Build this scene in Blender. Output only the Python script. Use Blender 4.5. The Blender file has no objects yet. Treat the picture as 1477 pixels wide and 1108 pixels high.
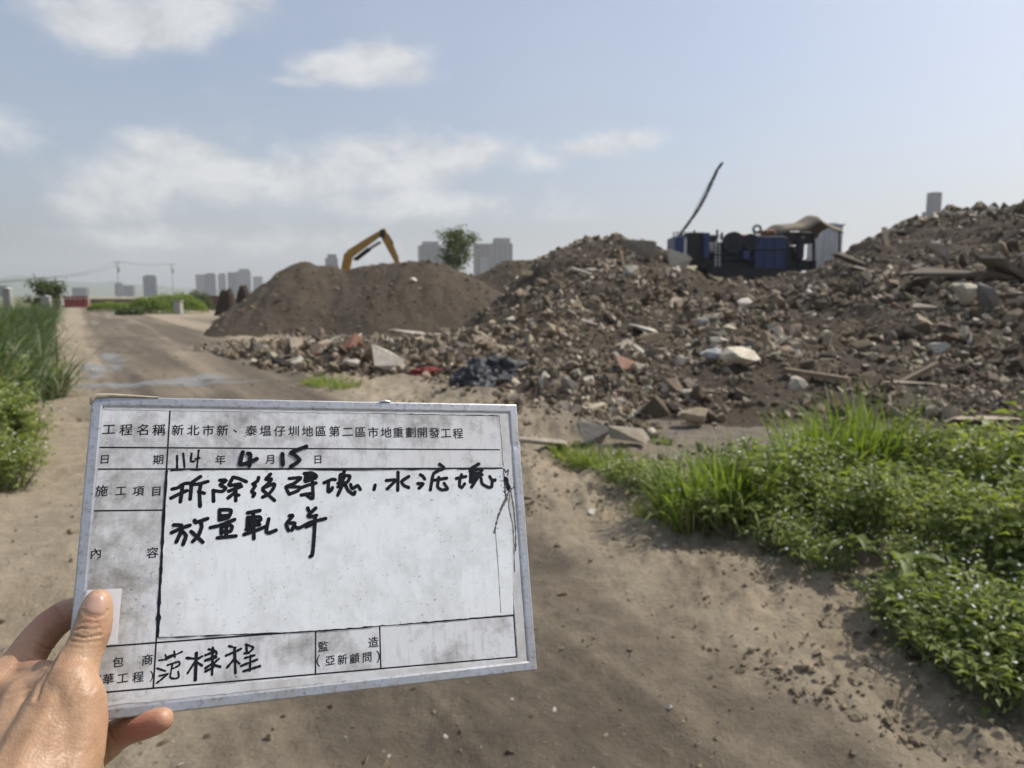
import bpy, bmesh, math, random
import numpy as np
from mathutils import Vector, Matrix
from mathutils.bvhtree import BVHTree

random.seed(7); rng = np.random.default_rng(7)
SC = bpy.context.scene
COL = SC.collection
R = math.radians

# ------------------------------------------------------------------ camera
CAM_Z, PITCH, FPX, CX, CY = 1.6, R(7.0), 1040.0, 738.5, 554.0
cd = bpy.data.cameras.new('camera'); cam = bpy.data.objects.new('camera', cd); COL.objects.link(cam)
cam.location = (0, 0, CAM_Z); cam.rotation_euler = (R(90) - PITCH, 0, 0)
cd.sensor_width = 36.0; cd.lens = 36.0 * FPX / 1477.0
cd.clip_start = 0.05; cd.clip_end = 20000
cd.dof.use_dof = True; cd.dof.focus_distance = 0.497; cd.dof.aperture_fstop = 11.5
SC.camera = cam

# ------------------------------------------------------------------ light, exposure
SUN_AZ, SUN_EL = R(70), R(52)          # azimuth measured from the view direction (+Y) towards +X
sun_dir = Vector((math.sin(SUN_AZ) * math.cos(SUN_EL), math.cos(SUN_AZ) * math.cos(SUN_EL), math.sin(SUN_EL)))
sl = bpy.data.lights.new('sun', 'SUN'); sl.energy = 4.2; sl.angle = R(0.55); sl.color = (1.0, 0.945, 0.86)
so = bpy.data.objects.new('sun', sl); COL.objects.link(so)
so.rotation_euler = (-sun_dir).to_track_quat('-Z', 'Y').to_euler()
SC.view_settings.view_transform = 'Standard'; SC.view_settings.look = 'None'
SC.view_settings.exposure = 0.0; SC.view_settings.gamma = 1.0
SC.view_settings.use_curve_mapping = False
SC.cycles.max_bounces = 8; SC.cycles.transparent_max_bounces = 8
SC.cycles.volume_bounces = 1

UP = Vector((0, math.sin(PITCH), math.cos(PITCH))); FW = Vector((0, math.cos(PITCH), -math.sin(PITCH)))
def ray(u, v):
    return Vector((1, 0, 0)) * ((u - CX) / FPX) + UP * ((CY - v) / FPX) + FW
def W(u, v, Y):                          # surveyed point: sight line (u, v) at Y metres ahead
    d = ray(u, v); return Vector((0, 0, CAM_Z)) + d * (Y / d.y)
def D(u, v, d):                          # the same with a depth along the view axis
    return Vector((0, 0, CAM_Z)) + ray(u, v) * d
def G(u, v, z=0.0):                      # sight line meets the height z
    d = ray(u, v); return Vector((0, 0, CAM_Z)) + d * ((z - CAM_Z) / d.z)

# ------------------------------------------------------------------ node helpers
def nn(nt, typ, **kw):
    n = nt.nodes.new(typ)
    ins = kw.pop('i', {})
    for k, v in kw.items(): setattr(n, k, v)
    for k, v in ins.items():
        if isinstance(v, bpy.types.NodeSocket): nt.links.new(v, n.inputs[k])
        else: n.inputs[k].default_value = v
    return n
def mth(nt, op, a, b=0.0, c=0.0, clamp=False):
    return nn(nt, 'ShaderNodeMath', operation=op, use_clamp=clamp, i={0: a, 1: b, 2: c}).outputs[0]
def mixc(nt, f, a, b, mode='MIX'):
    n = nn(nt, 'ShaderNodeMix', data_type='RGBA', blend_type=mode)
    for k, v in ((0, f), (6, a), (7, b)):
        if isinstance(v, bpy.types.NodeSocket): nt.links.new(v, n.inputs[k])
        else: n.inputs[k].default_value = (*v, 1) if isinstance(v, tuple) and len(v) == 3 else v
    return n.outputs[2]
def ramp(nt, f, stops, interp='LINEAR'):
    n = nn(nt, 'ShaderNodeValToRGB'); nt.links.new(f, n.inputs[0]); cr = n.color_ramp; cr.interpolation = interp
    while len(cr.elements) < len(stops): cr.elements.new(0.5)
    for e, (p, c) in zip(cr.elements, stops):
        e.position = p; e.color = (*c, 1) if len(c) == 3 else c
    return n.outputs[0]
def noise(nt, vec, scale, detail=6, rough=0.6, dist=0.0):
    n = nn(nt, 'ShaderNodeTexNoise', i={'Scale': scale, 'Detail': detail, 'Roughness': rough, 'Distortion': dist})
    if vec is not None: nt.links.new(vec, n.inputs['Vector'])
    return n.outputs[0]
def newmat(name):
    m = bpy.data.materials.new(name); m.use_nodes = True; nt = m.node_tree
    return m, nt, nt.nodes['Principled BSDF']
def bump(nt, bs, h, strength, dist):
    b = nn(nt, 'ShaderNodeBump', i={'Strength': strength, 'Distance': dist, 'Height': h})
    nt.links.new(b.outputs[0], bs.inputs['Normal'])
def simple(name, c1, c2=None, scale=3.0, rough=0.7, bmp=0.0, bscale=20.0, bdist=0.01, metal=0.0, spec=0.5):
    m, nt, bs = newmat(name)
    tc = nn(nt, 'ShaderNodeTexCoord').outputs['Object']
    c2 = c2 or tuple(x * 0.75 for x in c1)
    f = noise(nt, tc, scale, 6, 0.65)
    nt.links.new(ramp(nt, f, [(0.3, c1), (0.7, c2)]), bs.inputs['Base Color'])
    bs.inputs['Roughness'].default_value = rough; bs.inputs['Metallic'].default_value = metal
    bs.inputs['Specular IOR Level'].default_value = spec
    if bmp: bump(nt, bs, noise(nt, tc, bscale, 6, 0.7), bmp, bdist)
    return m

# ------------------------------------------------------------------ world: sky with cumulus
wd = bpy.data.worlds.new('World'); SC.world = wd; wd.use_nodes = True
nt = wd.node_tree; bg = nt.nodes['Background']
SKY_STRENGTH = 0.143
bg.inputs[1].default_value = SKY_STRENGTH
sky = nn(nt, 'ShaderNodeTexSky', sky_type='NISHITA', sun_disc=False)
sky.sun_elevation = SUN_EL; sky.sun_rotation = SUN_AZ
sky.air_density = 1.0; sky.dust_density = 4.6; sky.ozone_density = 1.3; sky.altitude = 10
vec = nn(nt, 'ShaderNodeTexCoord').outputs['Generated']
def dot(v):
    return nn(nt, 'ShaderNodeVectorMath', operation='DOT_PRODUCT', i={0: vec, 1: v}).outputs['Value']
clouds = [(135,28,85,40,1),(215,30,80,36,1),(290,12,85,32,1),(360,2,50,20,.8),
          (500,98,75,20,1),(548,88,55,24,1),(590,105,45,14,.7),(420,117,50,8,.6),
          (255,235,75,42,1.05),(310,255,60,36,.95),(190,272,70,36,.9),(150,300,70,26,.7),
          (430,258,70,36,.95),(520,242,80,40,1.05),(610,230,70,36,1.05),(680,218,45,24,.9),(560,290,170,26,.7),
          (905,203,50,14,.8),(850,215,60,15,.75),(760,228,70,16,.6),
          (1285,258,28,8,.4),(250,345,130,24,.6),(450,350,150,24,.55),(-250,150,160,60,1),(1900,120,170,60,.9),(2300,300,200,50,.9),(-600,330,240,60,.9)]
tot = None
for (u, v, rx, ry, amp) in clouds:
    c = ray(u, v).normalized()
    t1 = c.cross(Vector((0, 0, 1))).normalized(); t2 = t1.cross(c).normalized()
    k = c.dot(FW) if c.dot(FW) > .2 else 1
    a = mth(nt, 'MULTIPLY', dot(t1), FPX / (rx * 1.25) / k); b = mth(nt, 'MULTIPLY', dot(t2), FPX / (ry * 1.25) / k)
    q = mth(nt, 'MULTIPLY_ADD', a, a, mth(nt, 'MULTIPLY', b, b))
    e = mth(nt, 'MULTIPLY', mth(nt, 'POWER', 2.718, mth(nt, 'MULTIPLY', q, -1.0)), amp)
    e = mth(nt, 'MULTIPLY', e, mth(nt, 'GREATER_THAN', dot(c), 0.0))
    tot = e if tot is None else mth(nt, 'MAXIMUM', tot, e)
sq = nn(nt, 'ShaderNodeVectorMath', operation='MULTIPLY', i={0: vec, 1: (1, 1, 1.6)}).outputs[0]
n1 = noise(nt, sq, 9.0, 10, 0.62, 0.3); n2 = noise(nt, sq, 3.0, 4, 0.5)
dens = mth(nt, 'ADD', tot, mth(nt, 'MULTIPLY', mth(nt, 'SUBTRACT', n1, 0.5), 1.6))
mr = nn(nt, 'ShaderNodeMapRange', interpolation_type='SMOOTHSTEP', i={'Value': dens, 'From Min': 0.16, 'From Max': 0.92, 'To Min': 0.0, 'To Max': 0.8})
n3 = noise(nt, sq, 16.0, 8, 0.6)
off = nn(nt, 'ShaderNodeVectorMath', operation='ADD', i={0: sq, 1: (.028, .0, .040)}).outputs[0]
n1b = noise(nt, off, 9.0, 10, 0.62, 0.3)
cloud_shade = mth(nt, 'MULTIPLY_ADD', mth(nt, 'SUBTRACT', n1, n1b), 1.9, .5, clamp=True)  # cloud light and shade painted in from noise shifted towards the sun
ccol = ramp(nt, cloud_shade, [(0.15, (4.0, 4.1, 4.2)), (0.75, (5.6, 5.6, 5.6))])
# thin high veil so the blue is milky, as on a humid day
veil = nn(nt, 'ShaderNodeMapRange', i={'Value': n2, 'From Min': 0.3, 'From Max': 0.75, 'To Min': 0.20, 'To Max': 0.42})
skyc = mixc(nt, 1.0, sky.outputs[0], (0.95, 0.98, 1.05), 'MULTIPLY')
skyv = mixc(nt, veil.outputs[0], skyc, (4.1, 4.45, 4.85))
nt.links.new(mixc(nt, mr.outputs[0], skyv, ccol), bg.inputs[0])

# ------------------------------------------------------------------ mesh helpers
def link(o, parent=None, mat=None):
    COL.objects.link(o)
    if parent is not None: o.parent = parent
    if mat is not None: o.data.materials.append(mat)
    return o
def tag(o, label=None, cat=None, group=None, kind=None):
    for k, v in (('label', label), ('category', cat), ('group', group), ('kind', kind)):
        if v: o[k] = v
    return o
def empty(name, loc=(0, 0, 0), rz=0.0, label=None, cat=None, group=None):
    o = bpy.data.objects.new(name, None); COL.objects.link(o); o.empty_display_size = 0.1
    o.location = loc; o.rotation_euler = (0, 0, rz)
    return tag(o, label, cat, group)
def np_mesh(name, V, F, smooth=False, attrs=None, colors=None):
    """V (n,3); F int array (m,k) of equal sided faces, or list of lists"""
    me = bpy.data.meshes.new(name)
    if isinstance(F, np.ndarray):
        m, k = F.shape
        me.vertices.add(len(V)); me.vertices.foreach_set('co', np.asarray(V, np.float32).ravel())
        me.loops.add(m * k); me.loops.foreach_set('vertex_index', F.astype(np.int32).ravel())
        me.polygons.add(m); me.polygons.foreach_set('loop_start', np.arange(0, m * k, k, dtype=np.int32))
        me.update(calc_edges=True)
    else:
        me.from_pydata([tuple(v) for v in V], [], F); me.update()
    me.polygons.foreach_set('use_smooth', np.full(len(me.polygons), smooth)); 
    for an, arr in (attrs or {}).items():
        at = me.attributes.new(an, 'FLOAT', 'POINT'); at.data.foreach_set('value', np.asarray(arr, np.float32).ravel())
    if colors is not None:
        at = me.attributes.new('Col', 'FLOAT_COLOR', 'POINT')
        c4 = np.ones((len(V), 4), np.float32); c4[:, :3] = colors; at.data.foreach_set('color', c4.ravel())
    me.validate(); return me
class MB:
    def __init__(s): s.v = []; s.f = []
    def add(s, V, F):
        b = len(s.v); s.v += [Vector(p) for p in V]; s.f += [[i + b for i in f] for f in F]; return s
    def box(s, c, size, rot=None, bev=0.0):
        sx, sy, sz = (q / 2 for q in size)
        if bev > 0:
            bm = bmesh.new(); bmesh.ops.create_cube(bm, size=1.0, matrix=Matrix.Diagonal((*size, 1)))
            bmesh.ops.bevel(bm, geom=bm.edges[:], offset=bev, segments=1, affect='EDGES')
            P = [v.co.copy() for v in bm.verts]; bm.verts.index_update(); F = [[v.index for v in f.verts] for f in bm.faces]; bm.free()
        else:
            P = [Vector((x, y, z)) for x in (-sx, sx) for y in (-sy, sy) for z in (-sz, sz)]
            F = [[0, 1, 3, 2], [4, 6, 7, 5], [0, 4, 5, 1], [2, 3, 7, 6], [0, 2, 6, 4], [1, 5, 7, 3]]
        if rot is not None: P = [rot @ p for p in P]
        return s.add([p + Vector(c) for p in P], F)
    def bar(s, a, b, w, h, w2=None, h2=None):     # rectangular beam from a to b
        a = Vector(a); b = Vector(b); d = (b - a).normalized()
        x = d.cross(Vector((0, 0, 1)));  x = Vector((1, 0, 0)) if x.length < 1e-4 else x.normalized()
        y = x.cross(d); w2 = w2 or w; h2 = h2 or h
        P = [a + x * i * w / 2 + y * j * h / 2 for i, j in ((-1, -1), (1, -1), (1, 1), (-1, 1))]
        P += [b + x * i * w2 / 2 + y * j * h2 / 2 for i, j in ((-1, -1), (1, -1), (1, 1), (-1, 1))]
        return s.add(P, [[3, 2, 1, 0], [4, 5, 6, 7], [0, 1, 5, 4], [1, 2, 6, 5], [2, 3, 7, 6], [3, 0, 4, 7]])
    def tube(s, pts, rad, n=8):
        pts = [Vector(p) for p in pts]; rad = rad if isinstance(rad, (list, tuple)) else [rad] * len(pts)
        V = []; F = []; ref = None
        for i, p in enumerate(pts):
            d = (pts[min(i + 1, len(pts) - 1)] - pts[max(i - 1, 0)]).normalized()
            if ref is None: ref = d.orthogonal().normalized()
            x = (ref - d * ref.dot(d)).normalized(); ref = x; y = d.cross(x)
            V += [p + (x * math.cos(2 * math.pi * k / n) + y * math.sin(2 * math.pi * k / n)) * rad[i] for k in range(n)]
        for i in range(len(pts) - 1):
            for k in range(n):
                F.append([i * n + k, i * n + (k + 1) % n, (i + 1) * n + (k + 1) % n, (i + 1) * n + k])
        F.append(list(range(n))[::-1]); F.append([(len(pts) - 1) * n + k for k in range(n)])
        return s.add(V, F)
    def prism(s, poly, a, b):                      # polygon of 2D points mapped by callables a (front) and b (back)
        n = len(poly); V = [a(p) for p in poly] + [b(p) for p in poly]
        F = [list(range(n)), [n + i for i in range(n)][::-1]] + [[i, n + i, n + (i + 1) % n, (i + 1) % n] for i in range(n)]
        return s.add(V, F)
    def build(s, name, mat, parent=None, smooth=False, bevel=0.0):
        me = np_mesh(name, s.v, s.f, smooth)
        bm = bmesh.new(); bm.from_mesh(me); bmesh.ops.recalc_face_normals(bm, faces=bm.faces)
        if bevel > 0:
            bmesh.ops.bevel(bm, geom=[e for e in bm.edges if len(e.link_faces) == 2 and e.calc_face_angle() > .5], offset=bevel, segments=2, affect='EDGES')
        bm.to_mesh(me); bm.free()
        return link(bpy.data.objects.new(name, me), parent, mat)
def copy_tree(o, parent=None):
    c = o.copy(); COL.objects.link(c); c.parent = parent
    for ch in list(o.children): copy_tree(ch, c)
    return c
# ------------------------------------------------------------------ numpy noise
def _h(i, j, s):
    n = (i * 374761393 + j * 668265263 + s * 1442695041) & 0xffffffff
    n = ((n ^ (n >> 13)) * 1274126177) & 0xffffffff
    return ((n ^ (n >> 16)) & 0xffff) / 65535.0
def vn(x, y, s=0):
    x = np.asarray(x, float); y = np.asarray(y, float)
    i = np.floor(x).astype(np.int64); j = np.floor(y).astype(np.int64); a = x - i; b = y - j
    a = a * a * a * (a * (a * 6 - 15) + 10); b = b * b * b * (b * (b * 6 - 15) + 10)
    return (_h(i, j, s) * (1 - a) + _h(i + 1, j, s) * a) * (1 - b) + (_h(i, j + 1, s) * (1 - a) + _h(i + 1, j + 1, s) * a) * b
def fbm(x, y, o=4, s=0, g=0.5):
    t = 0; a = 1; m = 0
    for k in range(o):
        t = t + a * (vn(x * 2 ** k + 17.3 * k, y * 2 ** k + 5.1 * k, s + k) - 0.5); m += a; a *= g
    return t / m * 2
def sst(a, b, x):
    t = np.clip((np.asarray(x, float) - a) / (b - a), 0, 1); return t * t * (3 - 2 * t)
# ================================================================== GROUND
def road_t(x, y):                         # metres to the right of the track's left edge
    return (x + 0.6 * y + 0.45) / 1.166
def road_s(x, y): return (-0.6 * x + y) / 1.166
def road_w(y): return 2.6 + np.clip((np.asarray(y, float) - 2.3) * 0.15, 0, 2.6)
def ground_h(x, y):
    x = np.asarray(x, float); y = np.asarray(y, float)
    t = road_t(x, y); s = road_s(x, y); w = road_w(y); r = np.hypot(x, y)
    near = 1 - sst(25, 60, r)
    h = 0.035 * fbm(x * .35, y * .35, 3, 1) + near * (0.026 * fbm(x * 2.2, y * 2.2, 4, 5) + 0.011 * fbm(x * 8.5, y * 8.5, 3, 15))
    v = t - w
    band = sst(0.0, .35, v) * (1 - sst(1.5, 2.6, v))
    h = h + near * band * (0.05 + 0.11 * fbm(x * 1.6, y * 1.6, 4, 9) + 0.075 * np.abs(fbm(x * 6, y * 6, 3, 12)) + .035 * np.abs(fbm(x * 13, y * 13, 3, 14)))
    h = h + near * 0.10 * sst(.7, 1.6, v) * (1 - sst(4.5, 7, v))
    h = h - near * (0.03 * np.exp(-((t - 1.15) / .24) ** 2) + 0.035 * np.exp(-((v + .55) / .26) ** 2))
    h = h + near * 0.028 * np.exp(-((v - .12 - .1 * fbm(s * .8, s * 0, 3, 4)) / .13) ** 2) * (0.6 + 0.8 * vn(s * 2.5, t * 0, 8))
    tread = sst(-.6, -.3, t) * (1 - sst(.55, .85, t + .12 * fbm(x * 2, y * 2, 2, 33)))
    h = h + near * tread * 0.032 * np.sin(2 * np.pi * s / .155 + 2.2 * fbm(x * 1.3, y * 1.3, 2, 21)) * sst(.3, .6, vn(x * 1.2, y * 1.2, 40))
    onr = sst(.2, .6, t) * (1 - sst(-.1, .3, v))
    h = h + near * onr * (.034 * fbm(t * 3.2 + .25 * fbm(s * .2, s * 0, 2, 45), s * .12, 3, 46) + .014 * fbm(t * 11, s * .22, 2, 48))
    h = h + near * onr * .007 * np.sin(2 * np.pi * s / .12) * np.exp(-((v + .55) / .2) ** 2)
    lft = sst(.1, -.9, t)
    h = h + near * lft * (0.14 + .06 * fbm(x, y, 3, 50))
    return h
ang = np.concatenate([np.linspace(-46, 46, 400), np.linspace(46, 314, 110)[1:-1]]) * np.pi / 180
rad = np.concatenate([[0.05, .3, .6], .9 * 1.0125 ** np.arange(0, 660)]); rad = rad[rad < 3150]; rad = np.append(rad, 3150)
A, Rr = np.meshgrid(ang, rad); gx = Rr * np.sin(A); gy = Rr * np.cos(A)
gz = ground_h(gx, gy)
t = road_t(gx, gy); w = road_w(gy); s_ = road_s(gx, gy)
warp = .16 * fbm(gx * 1.7, gy * 1.7, 4, 61) + .10 * fbm(gx * 5, gy * 5, 3, 63)
damp = sst(.55, .95, t + warp) * (1 - sst(-.22, .10, t - w + warp * 1.2))
lane = np.exp(-((t - w * .52 + .35 * fbm(s_ * .25, t * .2, 2, 70)) / .42) ** 2)
damp = damp * (1 - .42 * lane * sst(.2, .7, vn(gx * .9, gy * .9, 71)))
damp = np.clip(damp * (.62 + .75 * vn(s_ * .10, t * 4.5, 73) * vn(s_ * .5, t * 2, 74) ** .5), 0, 1)
blot = sst(.52, .8, vn(gx * .5, gy * .5, 80) * .6 + vn(gx * 1.9, gy * 1.9, 81) * .4)
damp = np.clip(damp + .30 * blot * (1 - sst(40, 80, Rr)), 0, 1)
def spot(u, v, a, b, rot=0.53):
    p = G(u, v); dx = gx - p.x; dy = gy - p.y
    ss = (-0.6 * dx + dy) / 1.166 * (1 if a > 0 else 1); tt = (dx + .6 * dy) / 1.166
    return np.exp(-(ss / a) ** 2 - (tt / b) ** 2)
damp = np.clip(damp + .35 * sst(.52, .72, vn(t * 3.2, s_ * .14, 83)) * sst(.2, .6, t) * (1 - sst(-.2, .2, t - w)) - .30 * sst(.55, .8, vn(t * 2.6 + 9, s_ * .10, 84)) * sst(.2, .6, t), 0, 1)
wet = np.maximum.reduce([spot(135, 535, 3.0, .30), spot(165, 520, 3.2, .35), spot(285, 545, .9, .8) * .9, spot(215, 552, .45, 1.6), spot(300, 552, .35, 1.2), spot(160, 470, 6, 1.0) * .5])
wet = np.clip(sst(.3, .75, wet * (.55 + .9 * vn(gx * 2.3, gy * 1.1, 90))), 0, 1)
veg = sst(-.3, -1.0, t) * (1 - .5 * vn(gx * .3, gy * .3, 91)) + sst(55, 140, Rr) * sst(.35, .6, vn(gx * .02, gy * .02, 92)) * .8
soilm = sst(-1.2, 0.6, (gx - .55 * (8.8 - gy)) * .55 + .9 * fbm(gx * .8, gy * .8, 3, 95)) * sst(5.2, 6.4, gy + .35 * gx * 0 + .5 * fbm(gx, gy, 2, 96)) * (1 - sst(45, 60, gy)) * sst(-.2, .8, t - w - 1.0)
na = len(ang); nr = len(rad); idx = np.arange(na * nr).reshape(nr, na); nx = np.roll(idx, -1, 1)
F = np.stack([idx[:-1], nx[:-1], nx[1:], idx[1:]], -1).reshape(-1, 4)[:, ::-1]
V = np.stack([gx, gy, gz], -1).reshape(-1, 3)
m_ground, nt, bs = newmat('packed_dirt')
pos = nn(nt, 'ShaderNodeNewGeometry').outputs['Position']
na_ = lambda n: nn(nt, 'ShaderNodeAttribute', attribute_name=n).outputs['Fac']
big = noise(nt, pos, 0.7, 6, .6); mid = noise(nt, pos, 6, 8, .7); fine = noise(nt, pos, 45, 6, .75)
dry = ramp(nt, big, [(.3, (.25, .205, .138)), (.7, (.36, .30, .208))])
dry = mixc(nt, .55, dry, ramp(nt, mid, [(.3, (.14, .11, .072)), (.68, (.43, .36, .255))]))
dmp = ramp(nt, mid, [(.3, (.072, .057, .038)), (.7, (.138, .111, .077))])
spk = mth(nt, 'GREATER_THAN', noise(nt, pos, 70, 2, .5), .70)
c = mixc(nt, na_('damp'), dry, dmp)
c = mixc(nt, mth(nt, 'MULTIPLY', spk, .35), c, (.40, .36, .29))
c = mixc(nt, mth(nt, 'MULTIPLY', mth(nt, 'SUBTRACT', fine, .5), 1.1, clamp=True), c, (.09, .07, .05))
c = mixc(nt, na_('veg'), c, ramp(nt, mid, [(.3, (.06, .075, .025)), (.7, (.15, .15, .06))]))
c = mixc(nt, mth(nt, 'MULTIPLY', na_('wet'), .6), c, (.10, .09, .075))
c = mixc(nt, mth(nt, 'MULTIPLY', na_('soil'), .85), c, ramp(nt, mid, [(.3, (.062, .050, .037)), (.7, (.19, .16, .12))]))
nt.links.new(c, bs.inputs['Base Color'])
rg = mth(nt, 'SUBTRACT', .95, mth(nt, 'MULTIPLY', na_('wet'), .72)); nt.links.new(rg, bs.inputs['Roughness'])
md2 = noise(nt, pos, 17, 6, .7)
hh = mth(nt, 'ADD', mth(nt, 'ADD', mth(nt, 'MULTIPLY', mid, .6), mth(nt, 'MULTIPLY', md2, .5)), mth(nt, 'MULTIPLY', fine, .35))
hh = mth(nt, 'MULTIPLY', hh, mth(nt, 'SUBTRACT', 1.0, na_('wet')))
bump(nt, bs, hh, 1.0, .05)
me = np_mesh('ground', V, F, True, {'damp': damp, 'wet': wet, 'veg': np.clip(veg, 0, 1), 'soil': soilm})
ground = link(bpy.data.objects.new('ground', me), None, m_ground); tag(ground, 'bare tan dirt with a damp wheel track running away to the left', 'ground', kind='structure')

# distant hills, left horizon
def hill(name, u0, u1, Y, hts, seed, label):
    n = 120; us = np.linspace(u0, u1, n); V = []; F = []
    for i, u in enumerate(us):
        p = W(u, 426, Y); k = i / (n - 1)
        h = np.interp(k, np.linspace(0, 1, len(hts)), hts) * (1 + .16 * float(fbm(i * .13, 0, 4, seed)))
        for j, (dy, f) in enumerate(((-420, 0), (-260, .45), (-110, .85), (0, 1), (150, .8), (420, 0))):
            V.append((p.x, p.y + dy, f * h - .6 + 14 * (f > 0) * float(fbm(i * .4, j * 1.3, 3, seed))))
    for i in range(n - 1):
        for j in range(5): a = i * 6 + j; F.append([a, a + 6, a + 7, a + 1])
    o = link(bpy.data.objects.new(name, np_mesh(name, V, F, True)), None, M_HILL); tag(o, label, 'hills', kind='structure')
M_HILL = simple('wooded_hill', (.05, .08, .04), (.09, .11, .06), .02, .95)
hill('hills', -480, 420, 2450, (0, 75, 58, 66, 45, 30, 12), 3, 'faint wooded hills on the left horizon')

# ================================================================== SOIL MOUND
def mat_soil(name, c1, c2, c3):
    m, nt, bs = newmat(name); pos = nn(nt, 'ShaderNodeNewGeometry').outputs['Position']
    a = noise(nt, pos, .9, 8, .65); b = noise(nt, pos, 9, 8, .75)
    c = mixc(nt, .5, ramp(nt, a, [(.3, c1), (.7, c2)]), ramp(nt, b, [(.3, c1), (.7, c3)]))
    nt.links.new(c, bs.inputs['Base Color']); bs.inputs['Roughness'].default_value = .95
    bs.inputs['Specular IOR Level'].default_value = .2
    bump(nt, bs, b, .9, .12); return m
M_SOIL = mat_soil('dark_soil', (.050, .039, .028), (.094, .075, .054), (.165, .136, .10))
M_SOIL2 = mat_soil('heap_soil', (.046, .035, .025), (.086, .067, .048), (.165, .134, .098))
def seg_pile(x, y, pts, sl, sr, sf, peak=.35, fsl=None):
    """pile raised over a crest polyline [(x, y, H)]; different slopes left, right, front"""
    best = np.full(np.shape(x), -9.0)
    for (ax, ay, ah), (bx, by, bh) in zip(pts[:-1], pts[1:]):
        for k in np.linspace(0, 1, 16):
            dx = x - (ax + (bx - ax) * k); dy = y - (ay + (by - ay) * k); h = ah + (bh - ah) * k
            sx = np.where(dx < 0, sl, sr); d = np.sqrt((dx * sx) ** 2 + (dy * sf) ** 2 + peak ** 2) - peak
            best = np.maximum(best, h - d)
    return best
def pile(name, x0, x1, y0, y1, step, hf, mat, parent, stuff=None):
    xs = np.arange(x0, x1, step); ys = np.arange(y0, y1, step); X, Y = np.meshgrid(xs, ys); Z = hf(X, Y)
    n, m = X.shape; idx = np.arange(n * m).reshape(n, m)
    F = np.stack([idx[:-1, :-1], idx[:-1, 1:], idx[1:, 1:], idx[1:, :-1]], -1).reshape(-1, 4)
    g = ground_h(X, Y).ravel() - .12
    keep = (Z.ravel()[F] > g[F]).any(1); F = F[keep]
    used = np.unique(F); mp = np.zeros(n * m, int); mp[used] = np.arange(len(used))
    V = np.stack([X.ravel(), Y.ravel(), Z.ravel()], -1)[used]
    o = link(bpy.data.objects.new(name, np_mesh(name, V, mp[F], True)), parent, mat); return o
c_l = [W(412, 387, 33), W(436, 381, 33), W(500, 386, 33.3), W(545, 380, 33), W(592, 374, 32.6), W(616, 377, 32.5)]
crest = [(p.x, p.y, p.z) for p in c_l]
def mound_h(x, y):
    h = seg_pile(x, y, crest, 1.02, .52, .60, .45)
    gul = .20 * fbm(x * .9 + y * .2, y * .30, 3, 101) + .13 * fbm(x * 2.4, y * 1.2, 4, 103) + .05 * fbm(x * 7, y * 7, 3, 107)
    return h + gul * sst(-.3, 1.0, h) - .05
mound = empty('soil_mound', (-7, 33, 0), 0, 'tall dark brown soil mound below the yellow excavator arm', 'soil mound')
mound.location = (0, 0, 0)
pile('mound_surface', -16.5, 4, 23, 43, .11, mound_h, M_SOIL, mound)
c_b = [(p.x, p.y, p.z) for p in (W(705, 400, 38), W(735, 376, 38), W(770, 374, 37), W(800, 380, 36))]
def mound2_h(x, y):
    h = seg_pile(x, y, c_b, .7, .5, .55, .4)
    return h + (.12 * fbm(x * .9, y * .5, 3, 131) + .06 * fbm(x * 4, y * 4, 3, 133)) * sst(-.3, 1, h)
mound2 = empty('soil_mound', (0, 0, 0), 0, 'smaller brown soil mound between the leafy tree and the rubble crest', 'soil mound')
pile('mound_surface', -6, 8, 30, 46, .14, mound2_h, M_SOIL, mound2)

# ================================================================== RUBBLE
cp = []
def cpw(u, v, Y): p = W(u, v, Y); cp.append((p.x, p.y, p.z))
for q in [(-9.5,22,-.12),(-7.6,18.5,-.1),(-5.6,16,-.1),(-3.3,13.6,-.1),(-1.2,11.2,-.1),(0.2,8.6,-.06),(0.9,7.2,-.05),(2.0,6.2,-.05),(4.2,5.8,-.05),(6.5,5.5,-.05),(10,5,-.1),(16,3.5,-.1),(26,3,-.1),
          (-10,26,-.1),(-7,20.5,.22),(-4.5,17.5,.38),(-4,20.5,.3),(-5,24,.05),(-2.3,15,.5),(-2,19,.4),(-1,24,.3),
          (2.2,8,.1),(4.5,7.2,.12),(3,9.4,.24),(6,8.6,.3),(9,8.4,.35),(13,8,.45),(19,8,.6),(5.2,11.5,.5),(8.5,11.5,.6),(13,11.5,.9),(20,12,1.8),(1,11.2,.35),
          (-2.5,29,-.1),(-2,36,-.1),(-.5,29,.5),(-3,45,0),(2,44,1.8),(8,38,2.5),(12,38,2.5),(17,38,2.5),(15.5,40.5,2.85),(12,40.5,2.8),(18,40.5,2.8),(20,46,2.5),(10,47,2.4),(6,58,0),(16,60,0),(26,60,0),(34,50,2),(34,30,4.2),(34,18,3.8),(28,14,2.6),(26,24,4.6)]: cp.append(q)
for q in [(760,520,13.2),(700,500,15),(800,450,18),(850,420,20),(920,400,21),(1000,408,21),(1080,436,19),(900,468,16.5),(1000,482,15.8),(1100,500,14),(820,490,15.5),
          (775,384,27),(800,370,27.5),(830,357,28),(880,352,28.5),(950,351,28.5),(990,388,28),(1040,414,29),(1100,418,30),(1170,412,30),(1000,402,33),(1060,410,33),(1130,408,33),(1060,414,26),(1150,425,25),(1200,425,22),(1150,468,17),(1250,500,14),
          (1205,362,29),(1240,355,26),(1300,352,24.5),(1350,349,24),(1400,333,23.5),(1440,318,23),(1477,306,22.5),(1600,290,22),(1300,395,19.5),(1380,400,18),(1470,420,16),(1300,450,16),(1420,480,13.4),(1230,385,23)]: cpw(*q)
cp = np.array(cp)
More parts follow.
